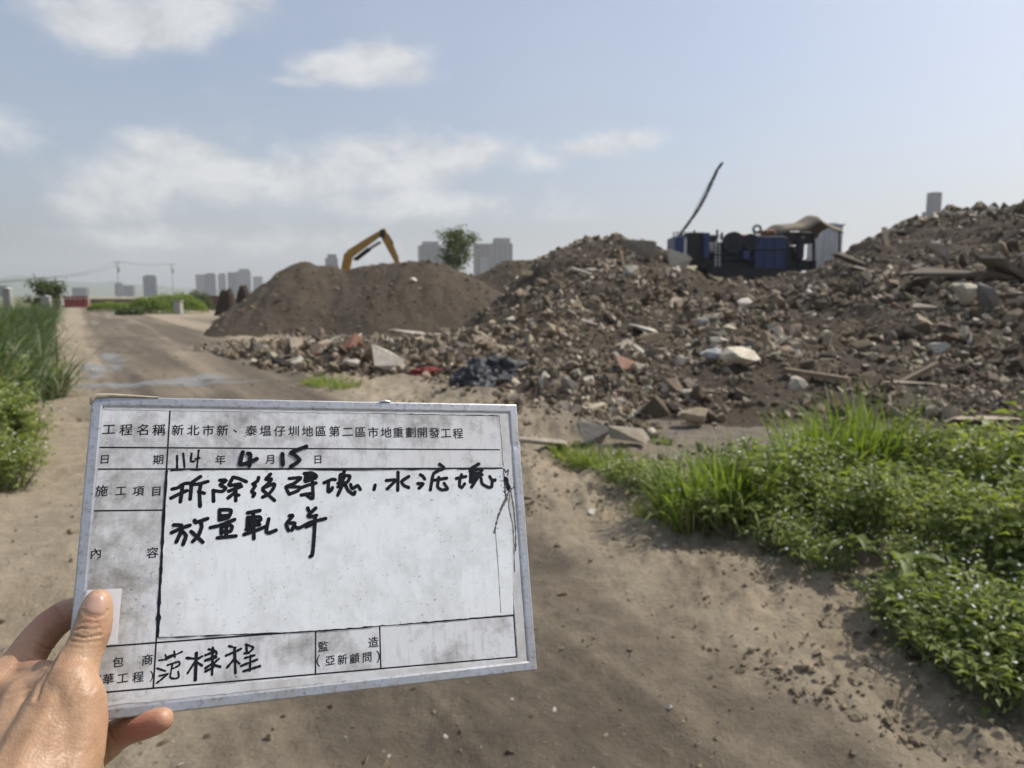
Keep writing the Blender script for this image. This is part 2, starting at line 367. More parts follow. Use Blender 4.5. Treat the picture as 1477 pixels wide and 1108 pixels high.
def tps_fit(P):
    n = len(P); d = np.hypot(P[:, None, 0] - P[None, :, 0], P[:, None, 1] - P[None, :, 1])
    K = np.where(d > 0, d * d * np.log(d + 1e-9), 0) + np.eye(n) * .6
    Q = np.c_[np.ones(n), P[:, :2]]
    return np.linalg.solve(np.block([[K, Q], [Q.T, np.zeros((3, 3))]]), np.r_[P[:, 2], 0, 0, 0])
_w = tps_fit(cp)
def rub_base(x, y):
    x = np.asarray(x, float); y = np.asarray(y, float); z = _w[-3] + _w[-2] * x + _w[-1] * y
    for (a, b, _), k in zip(cp, _w[:-3]):
        r2 = (x - a) ** 2 + (y - b) ** 2; z = z + k * .5 * r2 * np.log(r2 + 1e-12)
    return z
def rub_h(x, y):
    b = rub_base(x, y); m = sst(-.05, .8, b)
    n = .34 * fbm(x * .32, y * .32, 2, 199) + .26 * fbm(x * .75, y * .75, 3, 201) + .22 * np.abs(fbm(x * 1.3, y * 1.3, 4, 205)) + .13 * fbm(x * 3.0, y * 3.0, 3, 209)
    edge = np.maximum(sst(33, 45, x), np.maximum(sst(52, 60, y), sst(4.6, 3.2, y)))
    return b + n * (.18 + .82 * m) - .05 - 3 * edge
def is_ridge(x, y): return x > .44 * y - .4
xs = np.arange(-12, 40, .125); ys = np.arange(3, 61, .125); X, Y = np.meshgrid(xs, ys); Z = rub_h(X, Y)
Hgrid = Z
n, m = X.shape; idx = np.arange(n * m).reshape(n, m)
F = np.stack([idx[:-1, :-1], idx[:-1, 1:], idx[1:, 1:], idx[1:, :-1]], -1).reshape(-1, 4)
g = ground_h(X, Y).ravel() - .1
F = F[(Z.ravel()[F] > g[F]).any(1)]
cen = np.stack([X.ravel()[F].mean(1), Y.ravel()[F].mean(1)], -1)
side = is_ridge(cen[:, 0], cen[:, 1])
heap = empty('rubble_heap', (0, 0, 0), 0, 'broad heap of broken concrete and soil sloping down from the crusher', 'rubble heap')
ridge = empty('rubble_heap', (0, 0, 0), 0, 'high rubble ridge rising to the right edge behind the green weeds', 'rubble heap')
VV = np.stack([X.ravel(), Y.ravel(), Z.ravel()], -1)
for par, sel in ((heap, ~side), (ridge, side)):
    f = F[sel]; used = np.unique(f); mp = np.zeros(n * m, int); mp[used] = np.arange(len(used))
    link(bpy.data.objects.new('heap_surface', np_mesh('heap_surface', VV[used], mp[f], True)), par, M_SOIL2)
def surf_h(x, y):                          # whatever is on top
    xi = np.clip((np.asarray(x) + 12) / .125, 0, m - 2); yi = np.clip((np.asarray(y) - 3) / .125, 0, n - 2)
    i = xi.astype(int); j = yi.astype(int); a = xi - i; b = yi - j
    z = (Hgrid[j, i] * (1 - a) + Hgrid[j, i + 1] * a) * (1 - b) + (Hgrid[j + 1, i] * (1 - a) + Hgrid[j + 1, i + 1] * a) * b
    ins = (np.asarray(x) > -12) & (np.asarray(x) < 39.8) & (np.asarray(y) > 3) & (np.asarray(y) < 60.8)
    return np.where(ins, np.maximum(z, ground_h(x, y)), ground_h(x, y)), np.where(ins, z, -9)
# ---- rock shapes
def hull_rock(seed, npts, box, ball=False):
    r = np.random.default_rng(seed); bm = bmesh.new()
    P = r.uniform(-1, 1, (npts, 3))
    if ball: P = r.normal(size=(npts, 3)); P /= np.linalg.norm(P, axis=1)[:, None]; P *= r.uniform(.85, 1, (npts, 1))
    else:
        P = np.sign(P) * np.abs(P) ** .45
    for p in P * np.array(box) * .5: bm.verts.new(p)
    res = bmesh.ops.convex_hull(bm, input=bm.verts[:])
    bmesh.ops.delete(bm, geom=[v for v in bm.verts if not v.link_faces], context='VERTS')
    bm.verts.index_update(); bmesh.ops.triangulate(bm, faces=bm.faces[:])
    V = np.array([v.co[:] for v in bm.verts]); Fa = np.array([[v.index for v in f.verts] for f in bm.faces]); bm.free(); return V, Fa
SHAPES = [hull_rock(i, 13, b) for i, b in enumerate([(1, .8, .6), (1, .9, .35), (1, .55, .45), (1, .8, .8), (1, .7, .25), (1, .45, .3)])]
SHAPES += [hull_rock(20 + i, 15, b, True) for i, b in enumerate([(1, .85, .7), (1, .7, .6), (1, .9, .85)])]
def rot_rand(r, n, tilt=1.0):
    q = r.normal(size=(n, 4)); q[:, 1:3] *= tilt; q /= np.linalg.norm(q, axis=1)[:, None]; w_, x, y, z = q.T
    return np.stack([1 - 2 * (y * y + z * z), 2 * (x * y - z * w_), 2 * (x * z + y * w_), 2 * (x * y + z * w_), 1 - 2 * (x * x + z * z), 2 * (y * z - x * w_), 2 * (x * z - y * w_), 2 * (y * z + x * w_), 1 - 2 * (x * x + y * y)], -1).reshape(n, 3, 3)
PAL = np.array([(.185, .155, .115), (.28, .245, .19), (.135, .11, .078), (.39, .35, .275), (.50, .465, .385), (.095, .077, .056), (.23, .22, .20), (.23, .125, .085), (.62, .60, .55), (.085, .075, .065)])
PW = np.array([.20, .17, .19, .14, .09, .13, .05, .010, .035, .03]); PW /= PW.sum()
def pal(r, n, tone=1.0):
    return np.clip(PAL[r.choice(len(PAL), n, p=PW)] * r.uniform(.8, 1.2, (n, 1)) * r.uniform(.95, 1.05, (n, 3)) * tone * np.array([.84, .81, .775]), .01, .8)
def rocks_mesh(name, pos, size, cols, r, tilt=1.0):
    k = r.integers(0, len(SHAPES), len(pos)); Vs = []; Fs = []; Cs = []; base = 0
    for j, (V, Fa) in enumerate(SHAPES):
        sel = np.where(k == j)[0]
        if not len(sel): continue
        rt = rot_rand(r, len(sel), tilt); sc = size[sel][:, None, None] * r.uniform(.8, 1.2, (len(sel), 1, 3))
        P = np.einsum('nij,nkj->nki', rt, V[None] * sc) + pos[sel][:, None]
        Vs.append(P.reshape(-1, 3)); Cs.append(np.repeat(cols[sel], len(V), 0))
        Fs.append((Fa[None] + (base + np.arange(len(sel)) * len(V))[:, None, None]).reshape(-1, 3)); base += len(sel) * len(V)
    return np_mesh(name, np.concatenate(Vs), np.concatenate(Fs), False, None, np.concatenate(Cs))
def rock_mat(name, objcol):
    m, nt, bs = newmat(name)
    if objcol: c0 = nn(nt, 'ShaderNodeObjectInfo').outputs['Color']
    else: c0 = nn(nt, 'ShaderNodeAttribute', attribute_name='Col').outputs['Color']
    pos = nn(nt, 'ShaderNodeNewGeometry').outputs['Position']
    a = noise(nt, pos, 7, 6, .7); b = noise(nt, pos, 40, 5, .7)
    c = mixc(nt, .75, c0, ramp(nt, a, [(.3, (.62, .58, .52)), (.65, (1.15, 1.12, 1.08))]), 'MULTIPLY')
    c = mixc(nt, .12, c, (.19, .15, .105))
    c = mixc(nt, mth(nt, 'MULTIPLY', mth(nt, 'SUBTRACT', b, .50), 3.0, clamp=True), c, (.14, .11, .075))
    nt.links.new(c, bs.inputs['Base Color']); bs.inputs['Roughness'].default_value = .92; bs.inputs['Specular IOR Level'].default_value = .25
    bump(nt, bs, mth(nt, 'ADD', a, mth(nt, 'MULTIPLY', b, .4)), .7, .03); return m
M_FRAG = rock_mat('broken_fragments', False); M_CHUNK = rock_mat('broken_concrete', True)
# ---- fragments
r_ = np.random.default_rng(11)
N = 185000
a_ = r_.uniform(R(-26), R(64), N); rr = 6.0 * (46 / 6.0) ** r_.random(N)
fx = rr * np.sin(a_); fy = rr * np.cos(a_); top, rz = surf_h(fx, fy); gg = ground_h(fx, fy)
rel = rz - gg
clus = sst(.34, .62, vn(fx * .7, fy * .7, 301) * .55 + vn(fx * 2.1, fy * 2.1, 303) * .45)
soil_f = sst(-.2, .8, road_t(fx, fy) - road_w(fy) - 1.0) * (fy > 5.6)
pk = (rel > .03) * (.20 + .85 * clus ** 1.2) + ((rel > -.12) & (rel <= .03)) * .30 * clus + (rel <= -.12) * soil_f * .12 * clus
# the beaten flat in front of the ridge is finer and sparser; soil lump at the heap's shoulder too
pk = pk * np.where((fy < 10.8) & (fx > 2.6), .5, 1.0)
pk = pk * (1 - .72 * sst(R(43), R(58), a_))
keep = r_.random(N) < pk; fx, fy, top, rr = fx[keep], fy[keep], top[keep], rr[keep]
sz = np.exp(r_.normal(np.log(.05 + .0036 * rr), .5)); sz = np.clip(sz, .02, .42)
fin = vn(fx * .38, fy * .38, 311) * .65 + vn(fx * 1.1, fy * 1.1, 313) * .35; sz = sz * (.55 + .95 * sst(.25, .75, fin))
coarse = (fx < 5.5) & (fx > -7); sz = np.where(coarse, sz * .88, sz * np.where(rr > 15, .88, np.where(fy < 10.8, .5, .68)))
fp = np.stack([fx, fy, top + sz * .12], -1); fc = pal(r_, len(fx))
sd = is_ridge(fx, fy)
print('fragments', len(fx))
for par, sel in ((heap, ~sd), (ridge, sd)):
    o = link(bpy.data.objects.new('rubble_fragments', rocks_mesh('rubble_fragments', fp[sel], sz[sel], fc[sel], r_)), par, M_FRAG); tag(o, kind='stuff')
# ---- bigger chunks, each one a part
CH = []
for j, (V, Fa) in enumerate(SHAPES):
    me = np_mesh('concrete_chunk', V, Fa); me.materials.append(M_CHUNK); CH.append(me)
def place_chunk(par, name, p, s, col, r, tilt=.5, k=None, rot=None):
    me = CH[int(r.integers(0, len(CH))) if k is None else k]
    o = bpy.data.objects.new(name, me); COL.objects.link(o); o.parent = par
    o.location = p; s = np.array(s) if np.ndim(s) else s * r.uniform(.8, 1.25, 3); o.scale = s.tolist()
    o.rotation_euler = rot if rot is not None else (r.normal() * tilt, r.normal() * tilt, r.uniform(0, 6.28)); o.color = (*col, 1); return o
r_ = np.random.default_rng(23)
for par, cnt, ridgeflag in ((heap, 285, False), (ridge, 210, True)):
    c_ = 0
    while c_ < cnt:
        a = r_.uniform(R(-20), R(42) if c_ < cnt * .82 else R(60)); d = 7.5 * (32 / 7.5) ** r_.random(); x, y = d * math.sin(a), d * math.cos(a)
        tp, rz0 = surf_h(np.array([x]), np.array([y])); 
        if bool(is_ridge(x, y)) != ridgeflag or rz0[0] < ground_h(x, y) + .06: continue
        if y < 10.8 and x > 2.4 and r_.random() < .85: continue
        s = float(np.clip(np.exp(r_.normal(math.log((.145 if x < 5.5 else .11) + .0050 * d), .4)), .12, .7))
        place_chunk(par, 'concrete_chunk', (x, y, float(tp[0]) + s * .10), s, pal(r_, 1, 1.08)[0] if r_.random() < .62 else np.array((.46, .435, .375)) * r_.uniform(.75, 1.25), r_); c_ += 1
# timber, pipes and bent bars sticking out of the rubble
M_TIM = simple('old_timber', (.26, .20, .13), (.16, .12, .08), 4, .9, .4, 30); M_BAR = simple('rusty_bar', (.10, .055, .035), (.06, .04, .03), 9, .8)
def spotxy(lo, hi, rf):
    while True:
        a = r_.uniform(R(-14), R(38)); d = lo * (hi / lo) ** r_.random(); x, y = d * math.sin(a), d * math.cos(a)
        tp, rz0 = surf_h(np.array([x]), np.array([y]))
        if bool(is_ridge(x, y)) == rf and rz0[0] > ground_h(x, y) + .08: return Vector((x, y, float(tp[0])))
for par, rf, n_ in ((heap, False, 16), (ridge, True, 10)):
    for q in range(n_):
        p = spotxy(9, 27, rf); L = r_.uniform(.35, 1.0); dv = Vector((r_.normal(), r_.normal() * .7, abs(r_.normal()) * .35)).normalized()
        if q % 2:
            MB().bar(p - dv * L * .3 + Vector((0, 0, .08)), p + dv * L * .7 + Vector((0, 0, .08)), r_.uniform(.08, .16), r_.uniform(.03, .07)).build('timber_piece', M_TIM, par)
        else:
            k1 = Vector(r_.normal(size=3)) * .05; pts_ = [p - dv * .2, p + dv * L * .35 + k1, p + dv * L * .7 + k1 * .4 + Vector((0, 0, .08)), p + dv * L + k1 * 1.6]
            MB().tube(pts_, r_.uniform(.008, .018), 6).build('bent_bar', M_BAR, par)
# pebbles and clods lying loose on the track and its verge
N = 15000; rr = 1.6 * (30 / 1.6) ** r_.random(N); a_ = r_.uniform(R(-58), R(58), N); px = rr * np.sin(a_); py = rr * np.cos(a_)
v_ = road_t(px, py) - road_w(py)
keep = r_.random(N) < (.16 + .45 * sst(-.1, .3, v_) * (1 - sst(2.5, 4, v_)) + .35 * sst(.8, .3, road_t(px, py)))
px, py, rr = px[keep], py[keep], rr[keep]; tp = ground_h(px, py); ps = np.clip(np.exp(r_.normal(np.log(.009 + .0016 * rr), .55)), .005, .07)
pc = np.array([(.25, .21, .15)]) * r_.uniform(.55, 1.25, (len(px), 1)); wh = r_.random(len(px)) < .08; pc[wh] = (.55, .53, .48)
cs = np.exp(r_.uniform(math.log(2.2), math.log(11), 2600)); kk = r_.random(2600) < .45
cv_ = np.where(kk, .12 + r_.normal(0, .07, 2600), .75 + r_.normal(0, .28, 2600)) + .10 * fbm(cs * .8, cs * 0, 3, 4)
ct = cv_ + road_w(cs); cx_ = ct * 1.166 - .45 - .6 * cs
hk = vn(cs * 1.7, ct * 2, 77) > .66; cs, cx_ = cs[hk], cx_[hk]
px = np.r_[px, cx_]; py = np.r_[py, cs]; tp = np.r_[tp, ground_h(cx_, cs)]
s2 = np.clip(np.exp(r_.normal(np.log(.013 + .0018 * cs), .5)), .006, .06); ps = np.r_[ps, s2]; pc = np.r_[pc, np.array([(.235, .195, .138)]) * r_.uniform(.7, 1.25, (len(cs), 1))]
o = link(bpy.data.objects.new('gravel', rocks_mesh('gravel', np.stack([px, py, tp + ps * .1], -1), ps, pc, r_)), None, M_FRAG)
tag(o, 'loose pebbles and clods strewn over the track and verge', 'gravel', kind='stuff')
# clods on the soil mounds
for par, hf, bx in ((mound, mound_h, (-15, 2, 24, 34)), (mound2, mound2_h, (-4, 6, 31, 38))):
    N = 2600; px = r_.uniform(bx[0], bx[1], N); py = r_.uniform(bx[2], bx[3], N); hz = hf(px, py); k = hz > .1
    px, py, hz = px[k], py[k], hz[k]; ps = np.clip(np.exp(r_.normal(np.log(.07), .5)), .03, .3)
    ps = np.clip(np.exp(r_.normal(np.log(.075), .5, len(px))), .03, .3)
    pc = np.array([(.19, .15, .105)]) * r_.uniform(.6, 1.3, (len(px), 1))
    o = link(bpy.data.objects.new('soil_clods', rocks_mesh('soil_clods', np.stack([px, py, hz + ps * .05], -1), ps, pc, r_)), par, M_FRAG); tag(o, kind='stuff')
def hit(u, v):
    d = ray(u, v); d = d / d.y; ts = np.concatenate([np.arange(2, 30, .02), np.arange(30, 90, .1)])
    z = CAM_Z + d.z * ts; h, _ = surf_h(d.x * ts, ts); k = np.where(z < h)[0]
    i = k[0] if len(k) else len(ts) - 1
    return Vector((d.x * ts[i], ts[i], float(h[i])))
r_ = np.random.default_rng(5)
# ---- single stones one can point at
SINGLE = [  # u, v, size xyz, colour, shape, yaw, tilt, name, label, category
    (1066, 524, (.66, .50, .42), (.62, .58, .48), 7, .2, .1, 'concrete_slab', 'large cream concrete slab lying flat in the middle of the rubble', 'slab'),
    (1040, 500, (.50, .38, .34), (.55, .51, .42), 6, -.8, .3, 'concrete_block', 'cream concrete block tilted above the large cream slab', 'block'),
    (1028, 519, (.42, .36, .34), (.40, .42, .44), 6, .4, .1, 'boulder', 'bluish grey rounded stone left of the large cream slab', 'boulder'),
    (1390, 437, (.66, .60, .70), (.46, .44, .36), 8, .2, .2, 'boulder', 'big pale rounded boulder low on the right rubble ridge', 'boulder'),
    (1425, 447, (.75, .45, .55), (.20, .20, .20), 1, .5, .9, 'concrete_slab', 'grey slab leaning beside the big pale rounded boulder', 'slab'),
    (1420, 605, (1.05, .26, .13), (.40, .35, .28), 5, .15, .04, 'concrete_beam', 'long flat pale beam lying on the dirt behind the weeds', 'beam'),
    (1308, 552, (.9, .2, .12), (.30, .26, .21), 5, -.1, .05, 'timber_plank', 'thin straight board lying on the flat rubble right of centre', 'plank'),
    (1195, 520, (.40, .34, .30), (.05, .045, .04), 6, .3, .1, 'rubber_tyre_lump', 'black lump lying on the flat rubble above the thin board', 'debris'),
    (779, 646, (.50, .36, .20), (.33, .30, .25), 4, .1, .05, 'flat_stone', 'flat grey stone at the track edge just right of the white board', 'stone'),
    (853, 637, (.26, .26, .30), (.24, .23, .21), 0, .6, .2, 'boulder', 'upright grey stone above the low creeping grass', 'stone'),
    (908, 637, (.42, .28, .26), (.30, .27, .22), 2, -.1, .1, 'boulder', 'brown angular boulder between the grey upright stone and the grass', 'stone'),
    (1003, 611, (.46, .36, .34), (.33, .28, .21), 6, .3, .1, 'boulder', 'rounded tan boulder on bare dirt above the grass clump', 'boulder'),
    (905, 533, (.42, .30, .28), (.36, .22, .17), 0, .7, .3, 'brick_lump', 'reddish brick lump half buried at the foot of the heap', 'brick lump'),
    (588, 484, (1.25, .6, .5), (.40, .38, .34), 1, .1, .12, 'concrete_slab', 'broad pale slab at the foot of the tall soil mound', 'slab'),
    (634, 478, (1.0, .35, .25), (.45, .41, .34), 5, -.25, .12, 'concrete_beam', 'pale beam lying right of the broad slab below the mound', 'beam'),
    (562, 531, (.75, .5, .5), (.55, .52, .46), 0, .5, .4, 'concrete_block', 'pale pointed block at the near edge of the left rubble strip', 'block'),
    (512, 528, (.45, .4, .3), (.50, .47, .42), 6, .5, .2, 'boulder', 'small pale round stone on the left rubble strip', 'stone'),
    (596, 398, (.34, .32, .32), (.60, .57, .50), 7, .5, .2, 'boulder', 'single whitish stone high on the tall soil mound', 'stone'),
    (845, 398, (1.1, .6, .4), (.50, .46, .38), 4, .2, .3, 'concrete_slab', 'cream slab high on the heap left of the brown soil shoulder', 'slab'),
    (852, 470, (.55, .35, .30), (.60, .57, .50), 4, .4, .3, 'concrete_slab', 'small whitish slab in the middle of the heap slope', 'slab'),
    (930, 477, (.70, .38, .26), (.50, .48, .43), 1, .1, .25, 'concrete_slab', 'pale oval slab right of the small whitish slab on the heap', 'slab'),
    (1300, 337, (.95, .6, .4), (.42, .36, .28), 4, .1, .1, 'concrete_slab', 'tan slab lying on the crest of the right ridge', 'slab'),
    (1235, 385, (2.9, .5, .7), (.085, .075, .062), 5, .5, .25, 'concrete_beam', 'long dark beam jutting out at the left end of the ridge', 'beam'),
    (1262, 398, (2.6, .55, .4), (.16, .14, .115), 5, .42, .2, 'concrete_beam', 'grey beam lying in front of the long dark beam', 'beam'),
    (1372, 405, (2.8, .8, .7), (.13, .115, .095), 5, -.12, .05, 'concrete_slab', 'wide dark slab lying across the ridge above the pale boulder', 'slab'),
    (1360, 380, (1.0, .4, .7), (.40, .37, .33), 1, .4, .7, 'concrete_slab', 'light slab standing on edge in the ridge', 'slab'),
    (1452, 400, (1.6, .7, .6), (.15, .14, .125), 1, .4, .35, 'concrete_slab', 'dark slab leaning at the right end of the ridge', 'slab'),
    (918, 368, (1.2, .5, .85), (.24, .225, .19), 3, .1, .02, 'concrete_block', 'large upright grey concrete block on the crest left of the crusher', 'block'),
    (978, 386, (.8, .5, .9), (.45, .42, .35), 0, .3, .3, 'concrete_block', 'cream block below the left end of the blue crusher', 'block'),
]
for (u, v, s, c, k, yaw, tilt, nm, lb, ct) in SINGLE:
    if (u, v) == (596, 398):
        p = W(596, 398, 30.2); p.z = float(mound_h(p.x, p.y)); 
    else: p = hit(u, v + 4)
    o = place_chunk(None, nm, (p.x, p.y, p.z + s[2] * .36), tuple(q * 1.1 for q in s), tuple(min(q * 1.12, .75) for q in c), r_, 0, k, (tilt * .6, tilt, yaw)); tag(o, lb, ct)
# ---- crumpled black plastic, red cloth
def crumple(name, u, v, s, col, label, cat, seed, rough=.35):
    p = hit(u, v); bm = bmesh.new(); bmesh.ops.create_icosphere(bm, subdivisions=4, radius=1)
    for q in bm.verts:
        c = q.co; n1 = float(fbm(np.array(c.x * 2.1 + seed), np.array(c.y * 2.1 + c.z * 1.7), 4, seed))
        n2 = float(fbm(np.array(c.z * 5 + seed), np.array(c.x * 5 - c.y * 4), 3, seed + 5))
        q.co = Vector((c.x * s[0], c.y * s[1], max(c.z, -.3) * s[2])) * (1 + .45 * n1 + .22 * n2)
    me = bpy.data.meshes.new(name); bm.to_mesh(me); bm.free()
    o = link(bpy.data.objects.new(name, me), None, simple(name + '_skin', col, tuple(x * .6 for x in col), 9, rough, .6, 14, .05)); o.location = p; tag(o, label, cat); return o
crumple('plastic_sheet', 712, 548, (.50, .35, .36), (.02, .022, .026), 'crumpled black plastic sheet in the rubble above the white board', 'plastic sheet', 3)
crumple('plastic_sheet', 683, 556, (.28, .3, .30), (.03, .033, .04), 'smaller black plastic scrap left of the crumpled black sheet', 'plastic sheet', 8)
crumple('cloth_scrap', 622, 541, (.42, .25, .13), (.20, .035, .03), 'dark red cloth scrap in the left rubble strip', 'cloth', 12, .9)
crumple('plastic_sheet', 418, 523, (.42, .3, .14), (.03, .026, .022), 'flat black scrap at the near edge of the left rubble strip', 'plastic sheet', 15, .7)

# ================================================================== PLANTS
def leaf_mat(name, c1, c2, c3, trans=.35):
    m, nt, bs = newmat(name)
    a = nn(nt, 'ShaderNodeAttribute', attribute_name='tint').outputs['Fac']
    oi = nn(nt, 'ShaderNodeObjectInfo').outputs['Random']
    c = ramp(nt, mth(nt, 'ADD', mth(nt, 'MULTIPLY', a, .8), mth(nt, 'MULTIPLY', oi, .2)), [(.05, c1), (.55, c2), (.95, c3)])
    nt.links.new(c, bs.inputs['Base Color']); bs.inputs['Roughness'].default_value = .5; bs.inputs['Specular IOR Level'].default_value = .4
    tr = nn(nt, 'ShaderNodeBsdfTranslucent'); nt.links.new(mixc(nt, 1.0, c, (1.25, 1.3, .55), 'MULTIPLY'), tr.inputs[0])
    mx = nn(nt, 'ShaderNodeMixShader', i={0: trans}); nt.links.new(bs.outputs[0], mx.inputs[1]); nt.links.new(tr.outputs[0], mx.inputs[2])
    nt.links.new(mx.outputs[0], nt.nodes['Material Output'].inputs[0]); return m
M_WEED = leaf_mat('weed_leaf', (.115, .155, .04), (.215, .265, .078), (.43, .44, .20), .45)
M_GRASS = leaf_mat('grass_blade', (.10, .155, .03), (.185, .25, .055), (.34, .385, .135), .48)
M_REED = leaf_mat('reed_blade', (.045, .08, .024), (.085, .130, .044), (.24, .27, .16), .35)
M_TREE = leaf_mat('tree_leaf', (.045, .070, .020), (.085, .115, .035), (.14, .165, .055), .3)
M_DRY = leaf_mat('dry_blade', (.22, .17, .09), (.32, .26, .15), (.42, .36, .22), .2)
M_STEM = simple('green_stem', (.10, .14, .05), (.14, .15, .07), 5, .7)
M_BARK = simple('bark', (.16, .12, .085), (.09, .07, .05), 4, .9, .6, 20)
M_FLOWER = simple('white_petals', (.85, .85, .80), (.78, .77, .66), 30, .6)
def leaves_mesh(name, pts, dirs, L, Wd, r, droop=.25, fold=.25):
    """folded lance leaves: base pts, dirs unit (n,3), lengths, widths"""
    n = len(pts); d = dirs / np.linalg.norm(dirs, axis=1)[:, None]
    up = r.normal(size=(n, 3)) * .35 + np.array([0, 0, 1.0]); sd = np.cross(d, up); sd /= np.linalg.norm(sd, axis=1)[:, None] + 1e-9
    nm = np.cross(sd, d); L = L[:, None]; Wd = Wd[:, None]
    mid = pts + d * L * .45 + nm * L * .05; tip = pts + d * L - nm * L * droop
    P = np.stack([pts, mid + sd * Wd * .5 + nm * Wd * fold, tip, mid - sd * Wd * .5 + nm * Wd * fold, mid - nm * Wd * .05], 1).reshape(-1, 3)
    b = (np.arange(n) * 5)[:, None]
    F = np.concatenate([b + np.array([[0, 1, 4]]), b + np.array([[4, 1, 2]]), b + np.array([[0, 4, 3]]), b + np.array([[4, 2, 3]])])
    tint = np.repeat(r.beta(2, 2, n), 5); return np_mesh(name, P, F, False, {'tint': tint})
def blades_mesh(name, base, az, L, wd, lean, bend, r, seg=6):
    n = len(L); k = np.linspace(0, 1, seg + 1)[None, :]; h = np.stack([np.cos(az), np.sin(az)], -1)
    th = lean[:, None] + bend[:, None] * k ** 1.6
    ds = (L / seg)[:, None]
    hor = np.concatenate([np.zeros((n, 1)), np.cumsum(np.sin(th[:, :-1]) * ds, 1)], 1); ver = np.concatenate([np.zeros((n, 1)), np.cumsum(np.cos(th[:, :-1]) * ds, 1)], 1)
    C = np.stack([base[:, None, 0] + h[:, None, 0] * hor, base[:, None, 1] + h[:, None, 1] * hor, base[:, None, 2] + ver], -1)
    wv = wd[:, None] * (1 - k ** 2.2) * (0.55 + 1.0 * np.sin(np.clip(k * 3 + .5, 0, 1.57))) * .7 + .0006
    yaw = r.uniform(-.9, .9, n); sdv = np.stack([-np.sin(az + yaw), np.cos(az + yaw), np.zeros(n)], -1)[:, None]
    P = np.stack([C - sdv * wv[..., None] * .5, C + sdv * wv[..., None] * .5], 2).reshape(n, -1, 3)
    nv = 2 * (seg + 1); q = np.arange(seg) * 2; f1 = np.stack([q, q + 1, q + 3, q + 2], -1)
    F = (f1[None] + (np.arange(n) * nv)[:, None, None]).reshape(-1, 4)
    tint = np.repeat(r.beta(2, 2, n), nv); return np_mesh(name, P.reshape(-1, 3), F, True, {'tint': tint})
def hidden_link(o): return o
def weed_proto(seed, H, spread, nst, lpb, leafL, nfl):
    """branching small-leaved weed with white flower heads; returns mesh trio"""
    r = np.random.default_rng(seed); mb = MB(); P = []; Dr = []; LL = []; tips = []
    for i in range(nst):
        a = r.uniform(0, 6.28); rad_ = spread * math.sqrt(r.random()); hh = H * r.uniform(.55, 1.0)
        b = Vector((rad_ * .45 * math.cos(a), rad_ * .45 * math.sin(a), -.03)); e = Vector((rad_ * math.cos(a), rad_ * math.sin(a), hh))
        mid = (b + e) / 2 + Vector((r.normal() * .04, r.normal() * .04, .03)); mb.tube([b, mid, e], [.005, .004, .002], 4); tips.append(e)
        for j in range(lpb):
            t = r.beta(2.2, 1.1); p = b * (1 - t) ** 2 + mid * 2 * t * (1 - t) + e * t * t
            an = r.uniform(0, 6.28); el = r.uniform(-.15, .75)
            off = Vector((math.cos(an) * math.cos(el), math.sin(an) * math.cos(el), math.sin(el)))
            st = r.uniform(.01, .07); P.append(p + off * st); Dr.append(off); LL.append(leafL * r.uniform(.55, 1.2))
    lm = leaves_mesh('leaves', np.array(P), np.array(Dr), np.array(LL), np.array(LL) * r.uniform(.38, .55, len(LL)), r)
    fl = MB()
    for i in range(nfl):
        e = tips[int(r.integers(len(tips)))] + Vector((r.normal() * .05, r.normal() * .05, r.uniform(-.02, .06))); s = r.uniform(.007, .013)
        nv = Vector((r.normal() * .5, r.normal() * .5, 1)).normalized(); x = nv.orthogonal().normalized(); y = nv.cross(x)
        ring = [e + (x * math.cos(k * math.pi / 5) + y * math.sin(k * math.pi / 5)) * s * (1 if k % 2 == 0 else .5) for k in range(10)]
        fl.add(ring + [e + nv * s * .4, e - nv * .004], [[k, (k + 1) % 10, 10] for k in range(10)] + [[(k + 1) % 10, k, 11] for k in range(10)])
    return mb, lm, fl
WP = []
for sd_, H, sp, ns, lp, ll, nf in ((1, .48, .30, 24, 22, .066, 26), (2, .36, .28, 24, 20, .058, 18), (3, .66, .24, 18, 24, .084, 12), (4, .22, .26, 22, 15, .048, 10)):
    mb, lm, fl = weed_proto(sd_, H, sp, ns, lp, ll, nf); lm.materials.append(M_WEED)
    root = empty('flowering_weed', (0, 0, 0)); st = mb.build('stems', M_STEM, root)
    lo = link(bpy.data.objects.new('leaves', lm), root); fo = tag(fl.build('flower_heads', M_FLOWER, root), kind='stuff')
    WP.append([root, False])
def plant(k, x, y, sc, label, group, protos=WP, cat='weed', name='flowering_weed', dz=0.0):
    root, used = protos[k]
    o = copy_tree(root) if used else root; protos[k][1] = True
    o.location = (x, y, float(surf_h(np.array([x]), np.array([y]))[0][0]) + dz); o.rotation_euler = (0, 0, random.uniform(0, 6.28)); o.scale = (sc, sc, sc * random.uniform(.9, 1.1))
    tag(o, label, cat, group); return o
